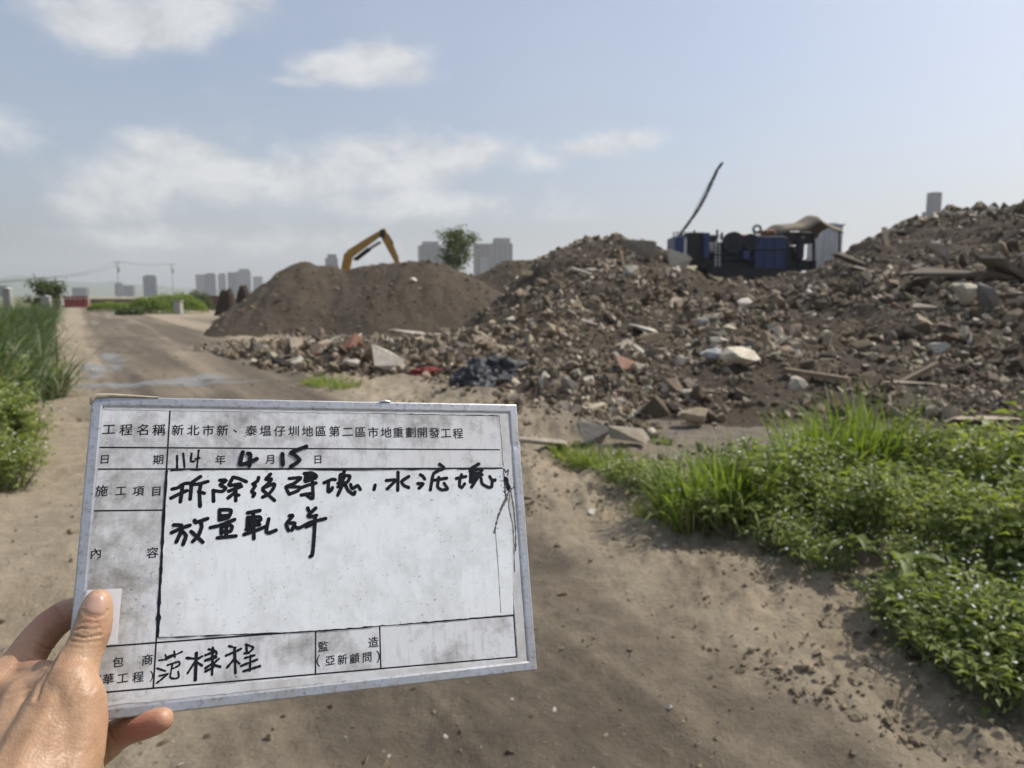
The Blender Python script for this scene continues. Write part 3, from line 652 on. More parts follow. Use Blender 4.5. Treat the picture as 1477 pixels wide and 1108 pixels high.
# right-hand weed bank
L_R = 'small leaved weed with tiny white flowers in the dense bank at lower right'
pts = []
tries = 0
while len(pts) < 165 and tries < 40000:
    tries += 1; y = random.uniform(2.3, 6.1); x = random.uniform(1.2, 7.0)
    v = road_t(x, y) - float(road_w(y))
    lim = (.72 if y < 2.9 else 1.02 if y < 4.3 else .80) + .13 * math.sin(y * 3)
    if v < lim or x > 1.05 * y + 1.2 or y > 4.75 + .28 * (x - 1.5): continue
    if (x - 1.5) ** 2 + (y - 5.1) ** 2 < .30: continue
    if any((x - a) ** 2 + (y - b) ** 2 < .155 ** 2 for a, b in pts): continue
    pts.append((x, y)); q = (v - lim)
    k = random.choice([0, 0, 2, 2, 1]) if q > .35 else random.choice([1, 3])
    zone = ('front edge, above the bare verge', 'the right front weeds') if q < .5 else ('middle', 'the right middle weeds') if y < 4.3 else ('back, towards the rubble', 'the right back weeds')
    L_R = 'small leaved white flowered weed in the lower right bank, ' + zone[0]
    plant(k, x, y, random.uniform(.75, 1.1) * (.66 + .78 * float(vn(x * 1.5, y * 1.5, 505))) * (1.0 + .22 * float(sst(1.9, 3.0, x))) * (.78 if y < 3.2 else .88 if y < 4 else .92 if y < 4.7 else .78), L_R, zone[1])
for u, v, k, s in ((905, 700, 3, .9), (925, 706, 3, 1.1), (885, 694, 3, .7), (950, 712, 3, .9), (1120, 690, 1, .6), (1095, 672, 1, .5)):
    p = hit(u, v); plant(k, p.x, p.y, s, 'low leafy weed creeping between the track verge and the grass clumps', 'low weeds by the verge')
for u, v, k, s in ((1290, 900, 3, .8), (1322, 938, 1, .6), (1360, 955, 3, 1.0), (1400, 978, 3, .9), (1440, 998, 3, 1.0), (1470, 1010, 3, 1.1), (1340, 905, 1, .7), (1392, 948, 1, .7), (1436, 968, 1, .75), (1475, 985, 1, .8), (1420, 940, 0, .6), (1465, 955, 0, .65)):
    p = hit(u, v); plant(k, p.x, p.y, s, 'low weed spilling from the bank onto bare dirt in the bottom right corner', 'low weeds in the bottom right corner')
# left verge weeds
for i in range(26):
    y = random.uniform(5.6, 9.5); tt = random.uniform(-.95, -.12) - .03 * (y - 6); x = tt * 1.166 - .45 - .6 * y
    plant(random.choice([0, 1, 2, 2]), x, y, random.uniform(.8, 1.15), 'white flowered weed at the foot of the tall reeds on the left', 'weeds below the left reeds')
# grass tufts
def tuft_proto(name, seed, n, H, wd, spread, mat, bend=1.3, lean=.35):
    r = np.random.default_rng(seed); az = r.uniform(0, 6.28, n); ra = spread * np.sqrt(r.random(n))
    base = np.stack([ra * np.cos(az), ra * np.sin(az), np.full(n, -.03)], -1)
    me = blades_mesh('blades', base, az + r.normal(0, .7, n), H * r.uniform(.45, 1.05, n), wd * r.uniform(.6, 1.2, n), np.abs(r.normal(0, lean, n)), r.gamma(2, bend / 2, n), r)
    me.materials.append(mat); root = empty(name); link(bpy.data.objects.new('blades', me), root)
    nd = n // 9; az = r.uniform(0, 6.28, nd); ra = spread * np.sqrt(r.random(nd)); base = np.stack([ra * np.cos(az), ra * np.sin(az), np.full(nd, -.03)], -1)
    me = blades_mesh('dry_blades', base, az, H * r.uniform(.3, .7, nd), wd * r.uniform(.5, 1, nd), np.abs(r.normal(.3, .3, nd)), r.gamma(2.5, .7, nd), r); me.materials.append(M_DRY)
    link(bpy.data.objects.new('dry_blades', me), root)
    return [root, False]
TP = [tuft_proto('grass_clump', 31, 260, .56, .017, .20, M_GRASS, 1.7, .3), tuft_proto('grass_clump', 32, 260, .68, .018, .15, M_GRASS, 1.2, .25), tuft_proto('grass_clump', 33, 190, .22, .011, .22, M_GRASS, 1.2, .6)]
for u, v, k, s, lb in ((1000, 752, 0, 1.1, 'arching green grass clump at the left tip of the weed bank'), (1052, 742, 0, 1.15, 'grass clump just right of the weed bank tip'), (1088, 736, 0, 1.0, 'grass clump between the bank tip and the tall upright grass'),
                       (1160, 712, 1, 1.1, 'tall upright grass on the left of the two tallest clumps'), (1195, 716, 1, 1.15, 'tall upright grass in the middle of the tallest clumps'), (1243, 720, 1, 1.36, 'tallest upright grass clump with a tip above the weeds'), (1282, 728, 1, 1.12, 'upright grass just right of the tallest clump'),
                       (1345, 760, 0, .95, 'grass clump standing among the weeds at the right'), (1030, 700, 0, .6, 'small grass clump behind the bank tip')):
    p = hit(u, v); plant(k, p.x, p.y, s, lb, 'grass clumps in the weed bank', TP, 'grass', 'grass_clump')
for u, v, s in ((815, 652, .8), (832, 660, 1.0), (850, 668, 1.0), (868, 668, .9), (885, 674, 1.0), (905, 676, .8), (955, 640, .5), (970, 735, .6), (935, 742, .5)):
    p = hit(u, v); plant(2, p.x, p.y, s, 'low bright green grass creeping along the verge right of the board', 'creeping grass on the verge', TP, 'grass', 'grass_clump')
for u, v, s in ((455, 553, 1.2), (475, 556, 1.4), (497, 558, 1.2)):
    p = hit(u, v); plant(2, p.x, p.y, s, 'little grass patch on bare dirt just above the white board', 'grass patch above the board', TP, 'grass', 'grass_clump')
# reeds on the left
RP = [tuft_proto('tall_reed', 41, 210, 1.75, .042, .38, M_REED, 1.9, .25), tuft_proto('tall_reed', 42, 200, 1.55, .040, .42, M_REED, 2.3, .38), tuft_proto('tall_reed', 43, 150, 1.3, .036, .40, M_REED, 2.4, .5)]
rp = []
for i in range(700):
    y = 7.6 * (42 / 7.6) ** random.random(); tt = random.uniform(-3.2, -.34) - .012 * y; x = tt * 1.166 - .45 - .6 * y
    if x < -1.0 * y - 1.5 or any((x - a) ** 2 + (y - b) ** 2 < (.32 + .012 * y) ** 2 for a, b in rp): continue
    if len(rp) > 105: break
    rp.append((x, y)); edge = tt > -.75
    plant(random.choice([1, 2]) if edge else random.choice([0, 1]), x, y, random.uniform(.8, 1.0) * (.86 if y > 16 else .98), 'tall arching reed in the green thicket along the left edge', 'reeds along the left edge', RP, 'reed', 'tall_reed')
p = Vector((-7.15, 10.9, 0)); plant(1, -7.4, 11.2, .85, 'reed leaning furthest out over the dirt track on the left', 'reeds along the left edge', RP, 'reed', 'tall_reed')
# broad-leaved plant in the weed bank
def broad(u, v, label, n, s):
    p = hit(u, v); root = empty('broad_leaved_plant', p, 0, label, 'plant'); r = np.random.default_rng(n)
    for i in range(n):
        az = r.uniform(-2.9, -.6); L = s * r.uniform(.8, 1.15); wd = L * .26; V = []; F = []
        for k in range(8):
            t = k / 7; wv = wd * math.sin(math.pi * min(t * .93 + .07, 1)) ** .75 * .5 * (1 - .3 * t); th = .55 + 1.25 * t
            hor = L * (t * .75); ver = L * (.75 * t - .75 * t * t) + .10 + .05 * i * .5
            c = Vector((math.cos(az) * hor, math.sin(az) * hor, ver)); sd = Vector((-math.sin(az), math.cos(az), 0))
            V += [c - sd * wv + Vector((0, 0, wv * .35)), c - Vector((0, 0, .004)), c + sd * wv + Vector((0, 0, wv * .35))]
        for k in range(7):
            a = k * 3; F += [[a, a + 1, a + 4, a + 3], [a + 1, a + 2, a + 5, a + 4]]
        me = np_mesh('broad_leaf', V, F, True, {'tint': np.full(len(V), r.uniform(.05, .3))}); me.materials.append(M_WEED); link(bpy.data.objects.new('broad_leaf', me), root)
    mb = MB().tube([(0, 0, -.05), (0, 0, .14)], [.01, .006], 6); mb.build('stem', M_STEM, root)
broad(1290, 868, 'broad leaved plant with long glossy leaf at the foot of the weed bank', 5, .34)
broad(1225, 826, 'small broad leaved plant at the left foot of the weed bank', 4, .24)
broad(25, 640, 'broad leaved plant below the reeds at the left edge', 4, .34)

# trees
def tree(name, p, H, cw, seed, label, nleaf=2600, mat=None, leaf=.16, trunk=.09, low=.35):
    r = np.random.default_rng(seed); root = empty(name, p, 0, label, 'tree'); mb = MB()
    top = Vector((r.normal() * .1 * H * .3, 0, H * .75)); mb.tube([(0, 0, -.1), (trunk * .4, 0, H * .3), top], [trunk, trunk * .75, trunk * .3], 8)
    tips = []
    for i in range(15):
        z0 = H * r.uniform(low, .72); a = r.uniform(0, 6.28); ll = cw * r.uniform(.45, 1.0)
        e = Vector((math.cos(a) * ll, math.sin(a) * ll, z0 + H * r.uniform(.05, .28))); m0 = Vector((math.cos(a) * ll * .5, math.sin(a) * ll * .5, z0 + H * .06))
        mb.tube([(0, 0, z0), m0, e], [trunk * .4, trunk * .25, .012], 5); tips += [e, m0.lerp(e, .6), m0]
    tips += [top + Vector((r.normal() * .2, r.normal() * .2, H * .12)) for _ in range(5)]
    mb.build('trunk', M_BARK, root)
    P = []; Dr = []
    for i in range(nleaf):
        c = tips[int(r.integers(len(tips)))]; P.append(c + Vector(r.normal(size=3)) * cw * .15); Dr.append(r.normal(size=3) + np.array([0, 0, -.1]))
    L = leaf * r.uniform(.6, 1.3, nleaf); me = leaves_mesh('crown', np.array(P), np.array(Dr), L, L * .5, r); me.materials.append(mat or M_TREE)
    link(bpy.data.objects.new('crown', me), root)
def on_ground(u, Y): p = W(u, 426, Y); return Vector((p.x, p.y, float(ground_h(p.x, p.y))))
tree('leafy_tree', on_ground(660, 62), 7.6, 1.75, 5, 'slender leafy green tree behind the tall soil mound', 3000, None, .26, .11, .42)
tree('bushy_tree', on_ground(66, 50), 2.7, 1.2, 9, 'dark bushy tree beside the utility pole on the left', 2400, None, .22, .08, .1)
tree('leafy_tree', on_ground(1262, 62), 6.2, 1.1, 12, 'tiny treetop peeping over the saddle right of the white cabin', 900, None, .2, .07, .5)
def shrub(u, Y, w, h, seed, label, n=2600):
    r = np.random.default_rng(seed); root = empty('shrub', on_ground(u, Y), 0, label, 'shrub', None); P = []; Dr = []; mb = MB()
    for i in range(14):
        a = r.uniform(0, 6.28); q = math.sqrt(r.random()); e = Vector((math.cos(a) * q * w * .8, math.sin(a) * q * w * .5, h * (1 - .5 * q * q) * r.uniform(.6, .9))); mb.tube([(e.x * .3, e.y * .3, -.1), e], [.03, .01], 4)
    mb.build('stems', M_BARK, root)
    for i in range(n):
        a = r.uniform(0, 6.28); q = math.sqrt(r.random()); zz = h * math.sqrt(max(0, 1 - q * q)) * (.8 + .35 * float(fbm(np.array(math.cos(a) * q * 2), np.array(math.sin(a) * q * 2), 3, seed))) * r.uniform(.45, 1)
        P.append((math.cos(a) * q * w, math.sin(a) * q * w * .6, zz)); Dr.append(r.normal(size=3) + np.array([0, 0, .5]))
    L = .24 * r.uniform(.6, 1.3, n); me = leaves_mesh('leaves', np.array(P), np.array(Dr), L, L * .45, r); me.materials.append(M_GRASS if seed % 2 else M_TREE)
    link(bpy.data.objects.new('leaves', me), root)
shrub(250, 66, 3.0, 2.4, 3, 'largest green shrub on the left where the track widens', 4200)
shrub(215, 64, 2.0, 1.7, 5, 'green shrub left of the largest far shrub')
shrub(160, 74, 2.4, 1.2, 7, 'low olive shrub by the red barriers', 2200)
shrub(185, 60, 1.1, .7, 4, 'small dark shrub at the edge of the far track', 1200)
shrub(286, 76, 1.6, 2.6, 8, 'dark shrub behind the white box', 1600)
shrub(640, 70, 4.0, 2.0, 11, 'green undergrowth around the slender leafy tree', 2600)
shrub(688, 66, 2.5, 2.2, 13, 'green undergrowth right of the slender leafy tree', 2000)
# ================================================================== MACHINES AND FAR THINGS
M_YEL = simple('yellow_paint', (.42, .24, .03), (.30, .16, .03), 3, .55, .2, 8)
M_DK = simple('dark_steel', (.016, .015, .014), (.032, .027, .022), 3, .6, .3, 12, metal=.2)
M_STEEL = simple('bright_steel', (.5, .5, .5), (.4, .4, .4), 3, .35, metal=.9)
M_BLUE = simple('blue_paint', (.018, .040, .145), (.026, .042, .10), 1.5, .5, .2, 6)
M_BLUE2 = simple('dark_blue_paint', (.009, .013, .032), (.016, .018, .028), 2.5, .6, .2, 6)
M_WHITE = simple('white_paint', (.58, .59, .59), (.48, .48, .46), 1.5, .6)
M_GLASS = simple('dark_glass', (.03, .035, .04), (.04, .045, .05), 1, .4)
M_TARP = simple('tarpaulin', (.20, .165, .115), (.12, .095, .065), 1.2, .8, .4, 3, .1)
M_RED = simple('red_plastic', (.28, .04, .03), (.20, .035, .03), 2, .6)
M_RUST = simple('rusty_hoarding', (.12, .072, .055), (.15, .09, .07), 1.2, .85)
M_CONC = simple('concrete_post', (.36, .34, .31), (.28, .27, .25), 3, .9)
M_ORANGE = simple('orange_paint', (.45, .14, .04), (.3, .10, .04), 3, .6)
# ---- excavator
ex = empty('excavator', (0, 0, 0), 0, 'yellow excavator with raised bent arm behind the tall soil mound', 'excavator')
EY = 43
e = lambda u, v, dy=0: W(u, v, EY + dy)
b0, b1, b2, b3 = e(497, 398), e(503, 366), e(530, 349), e(553, 334)
mb = MB(); mb.bar(b0, b1, .34, .50, .36, .48); mb.bar(b1 + (b0 - b1) * .05, b2, .36, .46, .32, .38); mb.bar(b2 - (b3 - b2) * .02, b3, .32, .38, .28, .26)
boom = mb.build('boom', M_YEL, ex, False, .03)
s0, s1, s2 = e(551, 331), e(557, 345), e(577, 386)
mb = MB(); mb.bar(s0, s1, .28, .34, .30, .46); mb.bar(s1 + (s0 - s1) * .05, s2, .30, .44, .22, .22); stick = mb.build('stick', M_YEL, ex, False, .03)
MB().bar(e(549, 337), e(556, 338), .46, .44).build('pivot_bracket', M_DK, stick)
for du in (-.28, .28):
    q = Vector((0, du, 0)); cyl = MB().tube([e(512, 375) + q, e(533, 359) + q], .085, 8).build('hydraulic_cylinder', M_DK, boom); MB().tube([e(532, 359.5) + q, e(549, 349) + q], .05, 8).build('piston_rod', M_STEEL, cyl)
cyl = MB().tube([e(559, 338), e(567, 352)], .075, 8).build('hydraulic_cylinder', M_DK, stick); MB().tube([e(567, 352), e(575, 372)], .045, 8).build('piston_rod', M_STEEL, cyl)
k0 = s2; poly = [(-.5, .1), (.45, .1), (.6, -.5), (.3, -1.0), (-.35, -.95), (-.65, -.45)]
MB().prism(poly, lambda p: k0 + Vector((p[0], -.55, p[1])), lambda p: k0 + Vector((p[0], .55, p[1]))).build('bucket', M_DK, ex, False, .03)
bx = e(470, 426); gz0 = float(ground_h(bx.x, bx.y)); B = Vector((bx.x - .6, EY, gz0))
house = MB().box(B + Vector((-.9, 0, 1.75)), (3.4, 2.6, 1.1), bev=.08).build('engine_housing', M_YEL, ex)
cabp = MB().box(B + Vector((.9, -.85, 2.05)), (1.5, .95, 1.75), bev=.08).build('cab', M_YEL, ex); MB().box(B + Vector((1.02, -.86, 2.25)), (1.3, .98, 1.0), bev=.04).build('cab_glass', M_GLASS, cabp)
MB().bar(b0, B + Vector((.9, .3, 1.6)), .36, .6).build('boom_foot', M_YEL, boom)
MB().box(B + Vector((-.2, 0, 1.05)), (1.6, 1.6, .4)).build('slew_ring', M_DK, ex)
for sy in (-1.15, 1.15):
    MB().prism([(-1.9, .45), (-1.55, .08), (1.55, .08), (1.9, .45), (1.6, .85), (-1.6, .85)], lambda p: B + Vector((p[0], sy - .28, p[1])), lambda p: B + Vector((p[0], sy + .28, p[1]))).build('track', M_DK, ex, False, .04)
# ---- crusher
CY0 = 37.0
cr = empty('crushing_machine', W(1065, 395, CY0), 0, 'dark blue mobile crushing plant with a tall thin conveyor on the rubble', 'crusher')
cl = lambda u, v, dy=0.0: W(u, v, CY0) - W(1065, 395, CY0) + Vector((0, dy, 0))
def cbox(name, u0, u1, v0, v1, dy, dep, mat, par=cr, bev=.03):
    a, b = cl(u0, v1), cl(u1, v0); return MB().box(((a.x + b.x) / 2, dy, (a.z + b.z) / 2), (b.x - a.x, dep, b.z - a.z), bev=bev).build(name, mat, par)
cbox('chassis', 968, 1170, 376, 390, 0, 1.4, M_DK)
for s_y in (-.95, .95):
    a, b = cl(1010, 402), cl(1120, 388)
    MB().prism([(a.x, a.z + .25), (a.x + .3, a.z), (b.x - .3, a.z), (b.x, a.z + .25), (b.x - .25, b.z), (a.x + .25, b.z)], lambda p: Vector((p[0], s_y - .22, p[1])), lambda p: Vector((p[0], s_y + .22, p[1]))).build('track', M_DK, cr, False, .04)
cab = cbox('power_cabinet', 967, 984, 343, 374, 0, 1.8, M_BLUE); cbox('white_stripe', 980, 984.5, 346, 370, -.02, 1.82, M_WHITE, cab, 0)
cbox('engine_block', 986, 1010, 337, 378, .1, 1.8, M_DK); cbox('side_panel', 1007, 1016, 338, 374, -.1, 1.9, M_BLUE)
cbox('fuel_tank', 1014, 1034, 347, 378, .3, 1.2, M_DK); cbox('control_box', 1018, 1028, 341, 352, -.5, .5, M_DK)
cbox('jaw_frame', 1034, 1082, 350, 380, .1, 1.6, M_BLUE2)
def wheel(name, u, v, r, y0, th, mat, rim):
    c = cl(u, v, y0); w = MB().tube([c + Vector((0, -th, 0)), c + Vector((0, th, 0))], r, 24).build(name, mat, cr)
    for k in range(6):
        a = k * math.pi / 3; MB().bar(c + Vector((0, -th - .02, 0)), c + Vector((math.cos(a) * r * .9, -th - .02, math.sin(a) * r * .9)), .04, .06).build('spoke', rim, w)
    MB().tube([c + Vector((0, -th - .06, 0)), c + Vector((0, th, 0))], r * .22, 12).build('hub', rim, w)
wheel('flywheel', 1050, 352, .53, -.85, .12, M_BLUE2, M_DK); wheel('flywheel', 1074, 351, .40, -.85, .12, M_BLUE2, M_DK)
cbox('hopper_panel', 1080, 1123, 344, 397, -.9, .12, M_BLUE); cbox('hopper_box', 1082, 1122, 341, 385, .1, 1.7, M_BLUE2)
for u in (1080.5, 1094, 1108, 1122.5): cbox('panel_rib', u - 1, u + 1, 345, 396, -.99, .08, M_BLUE)
for v in (344, 362, 396): cbox('panel_rib', 1081, 1122, v - .9, v + .9, -1.01, .08, M_BLUE2)
c = cl(1092, 331); V = []; F = []
tor = MB(); tor.tube([c + Vector((math.cos(a) * .19, 0, math.sin(a) * .19)) for a in np.linspace(0, 6.28, 17)], .06, 8); tor.build('hose_reel', M_DK, cr)
cbox('orange_guard', 1098, 1112, 333, 340, -.2, .8, M_ORANGE)
for u in (1128, 1145, 1164): MB().bar(cl(u, 390, -.8), cl(u, 336, -.8), .12, .12).build('support_post', M_DK, cr); MB().bar(cl(u, 390, .9), cl(u, 334, .9), .12, .12).build('support_post', M_DK, cr)
cbox('feeder', 1124, 1168, 336, 352, .1, 1.6, M_DK); cbox('blue_feeder_side', 1140, 1152, 344, 374, -.7, .2, M_BLUE2); cbox('feeder_base', 1125, 1150, 356, 388, .2, 1.3, M_DK)
for u, h in ((1003, 332), (1036, 331), (1043, 335)): MB().tube([cl(u, 345, .2), cl(u, h, .2)], .06, 8).build('exhaust_pipe', M_DK, cr)
pl = [(978, 344), (985, 333), (996, 318), (1008, 301), (1019, 280), (1027, 262), (1034, 246), (1041, 236)]
conv = None
for dy in (-.16, .16):
    cv = MB()
    for (a, b) in zip(pl[:-1], pl[1:]): cv.bar(cl(*a, dy), cl(*b, dy), .05, .09)
    conv = cv.build('conveyor_rail', M_DK, cr)
bl = MB()
for (a, b) in zip(pl[:-1], pl[1:]): bl.bar(cl(*a) + Vector((-.03, 0, .03)), cl(*b) + Vector((-.03, 0, .03)), .26, .03)
bl.build('conveyor_belt', M_DK, conv)
for i in range(len(pl)):
    MB().tube([cl(*pl[i], -.2), cl(*pl[i], .2)], .045, 8).build('idler_roller', M_STEEL, conv)
MB().tube([cl(1041, 236, -.3), cl(1028, 252, -.3), cl(1012, 282, -.3), cl(988, 330, -.3)], .018, 5).build('stay_cable', M_DK, conv)
# clutter on the plant: guard rails, pipes, hoses, ladder
for (u0, u1, v) in ((967, 984, 338), (1008, 1034, 342), (1082, 1122, 336)):
    for u in np.linspace(u0, u1, 4): MB().tube([cl(u, v + 7, -.7), cl(u, v - 1, -.7)], .025, 6).build('rail_post', M_DK, cr)
    MB().tube([cl(u0, v - 1, -.7), cl(u1, v - 1, -.7)], .022, 6).build('hand_rail', M_DK, cr); MB().tube([cl(u0, v + 3, -.7), cl(u1, v + 3, -.7)], .018, 6).build('hand_rail', M_DK, cr)
for u in (1024, 1030): MB().tube([cl(u, 386, -1.0), cl(u, 350, -1.0)], .025, 6).build('ladder_side', M_WHITE, cr)
for v in range(352, 386, 5): MB().tube([cl(1024, v, -1.0), cl(1030, v, -1.0)], .018, 6).build('ladder_rung', M_WHITE, cr)
for k, (u0, v0, u1, v1) in enumerate(((1012, 358, 1040, 366), (1060, 374, 1083, 360), (990, 372, 1018, 380), (1126, 350, 1166, 372))): MB().tube([cl(u0, v0, -.95), cl((u0 + u1) / 2, max(v0, v1) + 5, -1.05), cl(u1, v1, -.95)], .03, 6).build('hose', M_DK, cr)
cbox('belt_guard', 1052, 1074, 340, 347, -.6, .3, M_ORANGE); cbox('pale_tank', 1014, 1022, 352, 366, -.75, .4, M_CONC); cbox('motor', 1062, 1072, 364, 376, -.85, .5, M_BLUE)
# ---- tarpaulin canopy (its own frame)
cn = empty('canopy', W(1155, 395, CY0 + 1.5), 0, 'peaked tan tarpaulin canopy over the right end of the crusher', 'canopy')
kl = lambda u, v, dy=0.0: W(u, v, CY0 + 1.5) - W(1155, 395, CY0 + 1.5) + Vector((0, dy, 0))
xs = np.linspace(1104, 1197, 28); prof = np.interp(xs, [1104, 1115, 1145, 1158, 1165, 1172, 1185, 1197], [334, 324, 322, 315, 310, 316, 323, 327])
V = []; F = []
for j, t in enumerate(np.linspace(-1, 1, 11)):
    for i, u in enumerate(xs):
        p = kl(u, prof[i] + 9 * abs(t) ** 1.5 * (1 if abs(t) < .99 else 1.5) + .8 * float(fbm(np.array(i * .5), np.array(j * .7), 2, 9)), t * 1.6); V.append(p)
for j in range(10):
    for i in range(27): a = j * 28 + i; F.append([a, a + 1, a + 29, a + 28])
me = np_mesh('tarpaulin', V, F, True); me.materials.append(M_TARP); ob = link(bpy.data.objects.new('tarpaulin', me), cn); ob.modifiers.new('thick', 'SOLIDIFY').thickness = .03
for u in (1108, 1192):
    for dy in (-1.5, 1.5): MB().tube([kl(u, 408, dy), kl(u, 336, dy)], .05, 8).build('post', M_DK, cn)
# ---- white cabin
wc = empty('site_cabin', W(1187, 392, 42), 0, 'white site cabin beside the tan canopy', 'cabin')
a, b = W(1172, 412, 42) - wc.location, W(1204, 328, 42) - wc.location
MB().box(((a.x + b.x) / 2, 0, (a.z + b.z) / 2), (b.x - a.x, 2.2, b.z - a.z), bev=.03).build('wall', M_WHITE, wc)
MB().box(((a.x + b.x) / 2, 0, b.z + .03), (b.x - a.x + .15, 2.4, .08)).build('roof', M_WHITE, wc)
for k in range(4): MB().box((a.x + (b.x - a.x) * (k + .5) / 4, -1.11, (a.z + b.z) / 2), (.05, .04, b.z - a.z - .2)).build('wall_rib', M_WHITE, wc)
# ---- far left site things
def slat_fence(name, u0, u1, Y, h, mat, label, cat, n, pm=None, gap=.0):
    a, b = on_ground(u0, Y), on_ground(u1, Y); root = empty(name, a, 0, label, cat); wv = (b - a).length / n; d = (b - a).normalized()
    for i in range(n):
        c = d * (wv * (i + .5)); MB().box((c.x, c.y, h * .5 + .05), (wv * (.98 - gap), .06, h)).build('panel', mat, root)
    return root
rb = [];
for i in range(5):
    p = on_ground(94 + i * 7.2, 98); root = empty('traffic_barrier', p, 0, ['leftmost', 'second', 'middle', 'fourth', 'rightmost'][i] + ' of the five red barriers at the far end of the track', 'barrier', 'red barriers at the far end')
    MB().prism([(-.28, 0), (.28, 0), (.20, .25), (.10, .35), (.08, 1.5), (-.08, 1.5), (-.10, .35), (-.20, .25)], lambda q: Vector((-.31, q[0], q[1])), lambda q: Vector((.31, q[0], q[1]))).build('body', M_RED, root)
    MB().box((0, -.09, 1.2), (.5, .03, .12)).build('white_band', M_WHITE, root)
slat_fence('hoarding_fence', 262, 330, 80, 1.55, M_RUST, 'low rust red fence right of the largest far shrub', 'fence', 16)
slat_fence('hoarding_fence', 130, 215, 110, 1.0, M_RUST, 'long low rust red fence behind the far shrubs', 'fence', 20)
p = on_ground(256, 62); root = empty('white_box', p, 0, 'pale box standing in front of the largest far shrub', 'box')
MB().box((0, 0, .5), (.62, .6, 1.0), bev=.03).build('body', M_CONC, root); MB().box((0, 0, 1.13), (.78, .66, .08)).build('lid', M_CONC, root)
def stump(u, Y, w, h, seed, label):
    def hf(x, y): return h * np.exp(-(((x) / w) ** 4 + ((y) / w) ** 4)) * (1 + .25 * fbm(x * 1.7, y * 1.7, 3, seed)) - .25
    p = on_ground(u, Y); root = empty('soil_stack', p, 0, label, 'soil heap'); xs = np.arange(-2.2 * w, 2.2 * w, w * .09); X, Y_ = np.meshgrid(xs, xs); Z = hf(X, Y_); n = len(xs); idx = np.arange(n * n).reshape(n, n)
    Fq = np.stack([idx[:-1, :-1], idx[:-1, 1:], idx[1:, 1:], idx[1:, :-1]], -1).reshape(-1, 4)
    link(bpy.data.objects.new('surface', np_mesh('surface', np.stack([X, Y_, Z], -1).reshape(-1, 3), Fq, True)), root, M_RUSTSOIL)
M_RUSTSOIL = mat_soil('dark_peat', (.035, .024, .018), (.055, .038, .027), (.07, .05, .036))
stump(327, 58, .75, 2.45, 3, 'dark brown upright heap left of the tall soil mound'); stump(351, 60, .62, 2.5, 6, 'narrower dark heap against the left flank of the tall soil mound')
def upole(u, Y, h, label):
    p = on_ground(u, Y); root = empty('utility_pole', p, 0, label, 'utility pole', 'utility poles on the left horizon')
    MB().tube([(0, 0, -.2), (0, 0, h)], [.09, .06], 10).build('pole', M_CONC, root)
    for z, L in ((h - .35, 1.9), (h - 1.1, 1.5)): MB().box((0, 0, z), (L * .7, .07, .07)).build('crossarm', M_DK, root)
    for x in (-.85, 0, .85): MB().tube([(x, 0, h - .3), (x, 0, h - .05)], .06, 6).build('insulator', M_WHITE, root)
    MB().tube([(.28, 0, h - 2.2), (.28, 0, h - 1.4)], .2, 10).build('transformer', M_CONC, root)
    return Vector((p.x, p.y, p.z + h))
hts = [upole(82, 56, 3.0, 'utility pole beside the dark bushy tree on the left'), upole(172, 150, 8.6, 'slim far utility pole above the low olive shrub'), upole(250, 170, 9.0, 'far utility pole rising over the largest far shrub')]
far = W(-260, 400, 60)
wires = [(far, hts[0], 'from the left edge to the near utility pole'), (hts[0], hts[1], 'from the near utility pole to the slim far one'), (hts[1], hts[2], 'between the two far utility poles')]
for i, (a, b, lb) in enumerate(wires):
    w0 = empty('overhead_wires', a, 0, 'sagging overhead wires ' + lb, 'wires')
    for dx in (-.85, 0, .85):
        pts_ = [(b - a) * t + Vector((dx, 0, -2.2 * t * (1 - t))) for t in np.linspace(0, 1, 14)]; MB().tube(pts_, .011, 5).build('wire', M_DK, w0)
# white sheds beyond the reeds
for u, Y, w, h, lb in ((66, 44, .55, 1.52, 'small white shed roof showing above the reeds near the pole'), (11, 34, .36, 1.86, 'white sign box poking above the reeds at the left edge')):
    p = on_ground(u, Y); root = empty('white_shed', p, 0, lb, 'shed'); MB().box((0, 0, h / 2), (w, .24, h), bev=.02).build('wall', M_CONC, root)
    MB().prism([(-w * .58, h), (w * .58, h), (0, h + .07)], lambda q: Vector((q[0], -.16, q[1])), lambda q: Vector((q[0], .16, q[1]))).build('roof', M_WHITE, root)
# ---- far towers
M_TW = [simple('tower_wall_%s' % n, c, tuple(x * .9 for x in c), .05, .8) for n, c in (('grey', (.15, .145, .145)), ('cool', (.038, .044, .052)), ('pale', (.27, .265, .26)), ('brown', (.14, .12, .11)))]
def tower(u0, u1, vtop, Y, mk, label, setback=None, rz=.25, floors=None):
    a, b = W(u0, 426, Y), W(u1, 426, Y); tp = W((u0 + u1) / 2, vtop, Y); w = (b.x - a.x) * .92; h = tp.z; dep = w * .85
    root = empty('tower_block', ((a.x + b.x) / 2, Y, 0), rz, label, 'tower block', 'towers on the skyline')
    h1 = h * (1 - (setback or 0) * .18)
    MB().box((0, 0, h1 / 2), (w, dep, h1)).build('wall', M_TW[mk], root)
    if setback: MB().box((w * .05, 0, h1 + (h - h1) / 2), (w * .72, dep * .7, h - h1)).build('crown', M_TW[mk], root)
    nf = max(5, int(h1 / 3.4)); mb = MB(); nc = max(3, int(w / 5))
    for f in range(nf):
        for c in range(nc):
            mb.box((-w / 2 + w * (c + .5) / nc, -dep / 2, (f + .55) * h1 / nf), (w / nc * .62, .5, h1 / nf * .5))
        mb.box((w / 2, 0, (f + .55) * h1 / nf), (.5, dep * .8, h1 / nf * .45))
    tag(mb.build('windows', M_GLASS, root), kind='stuff')
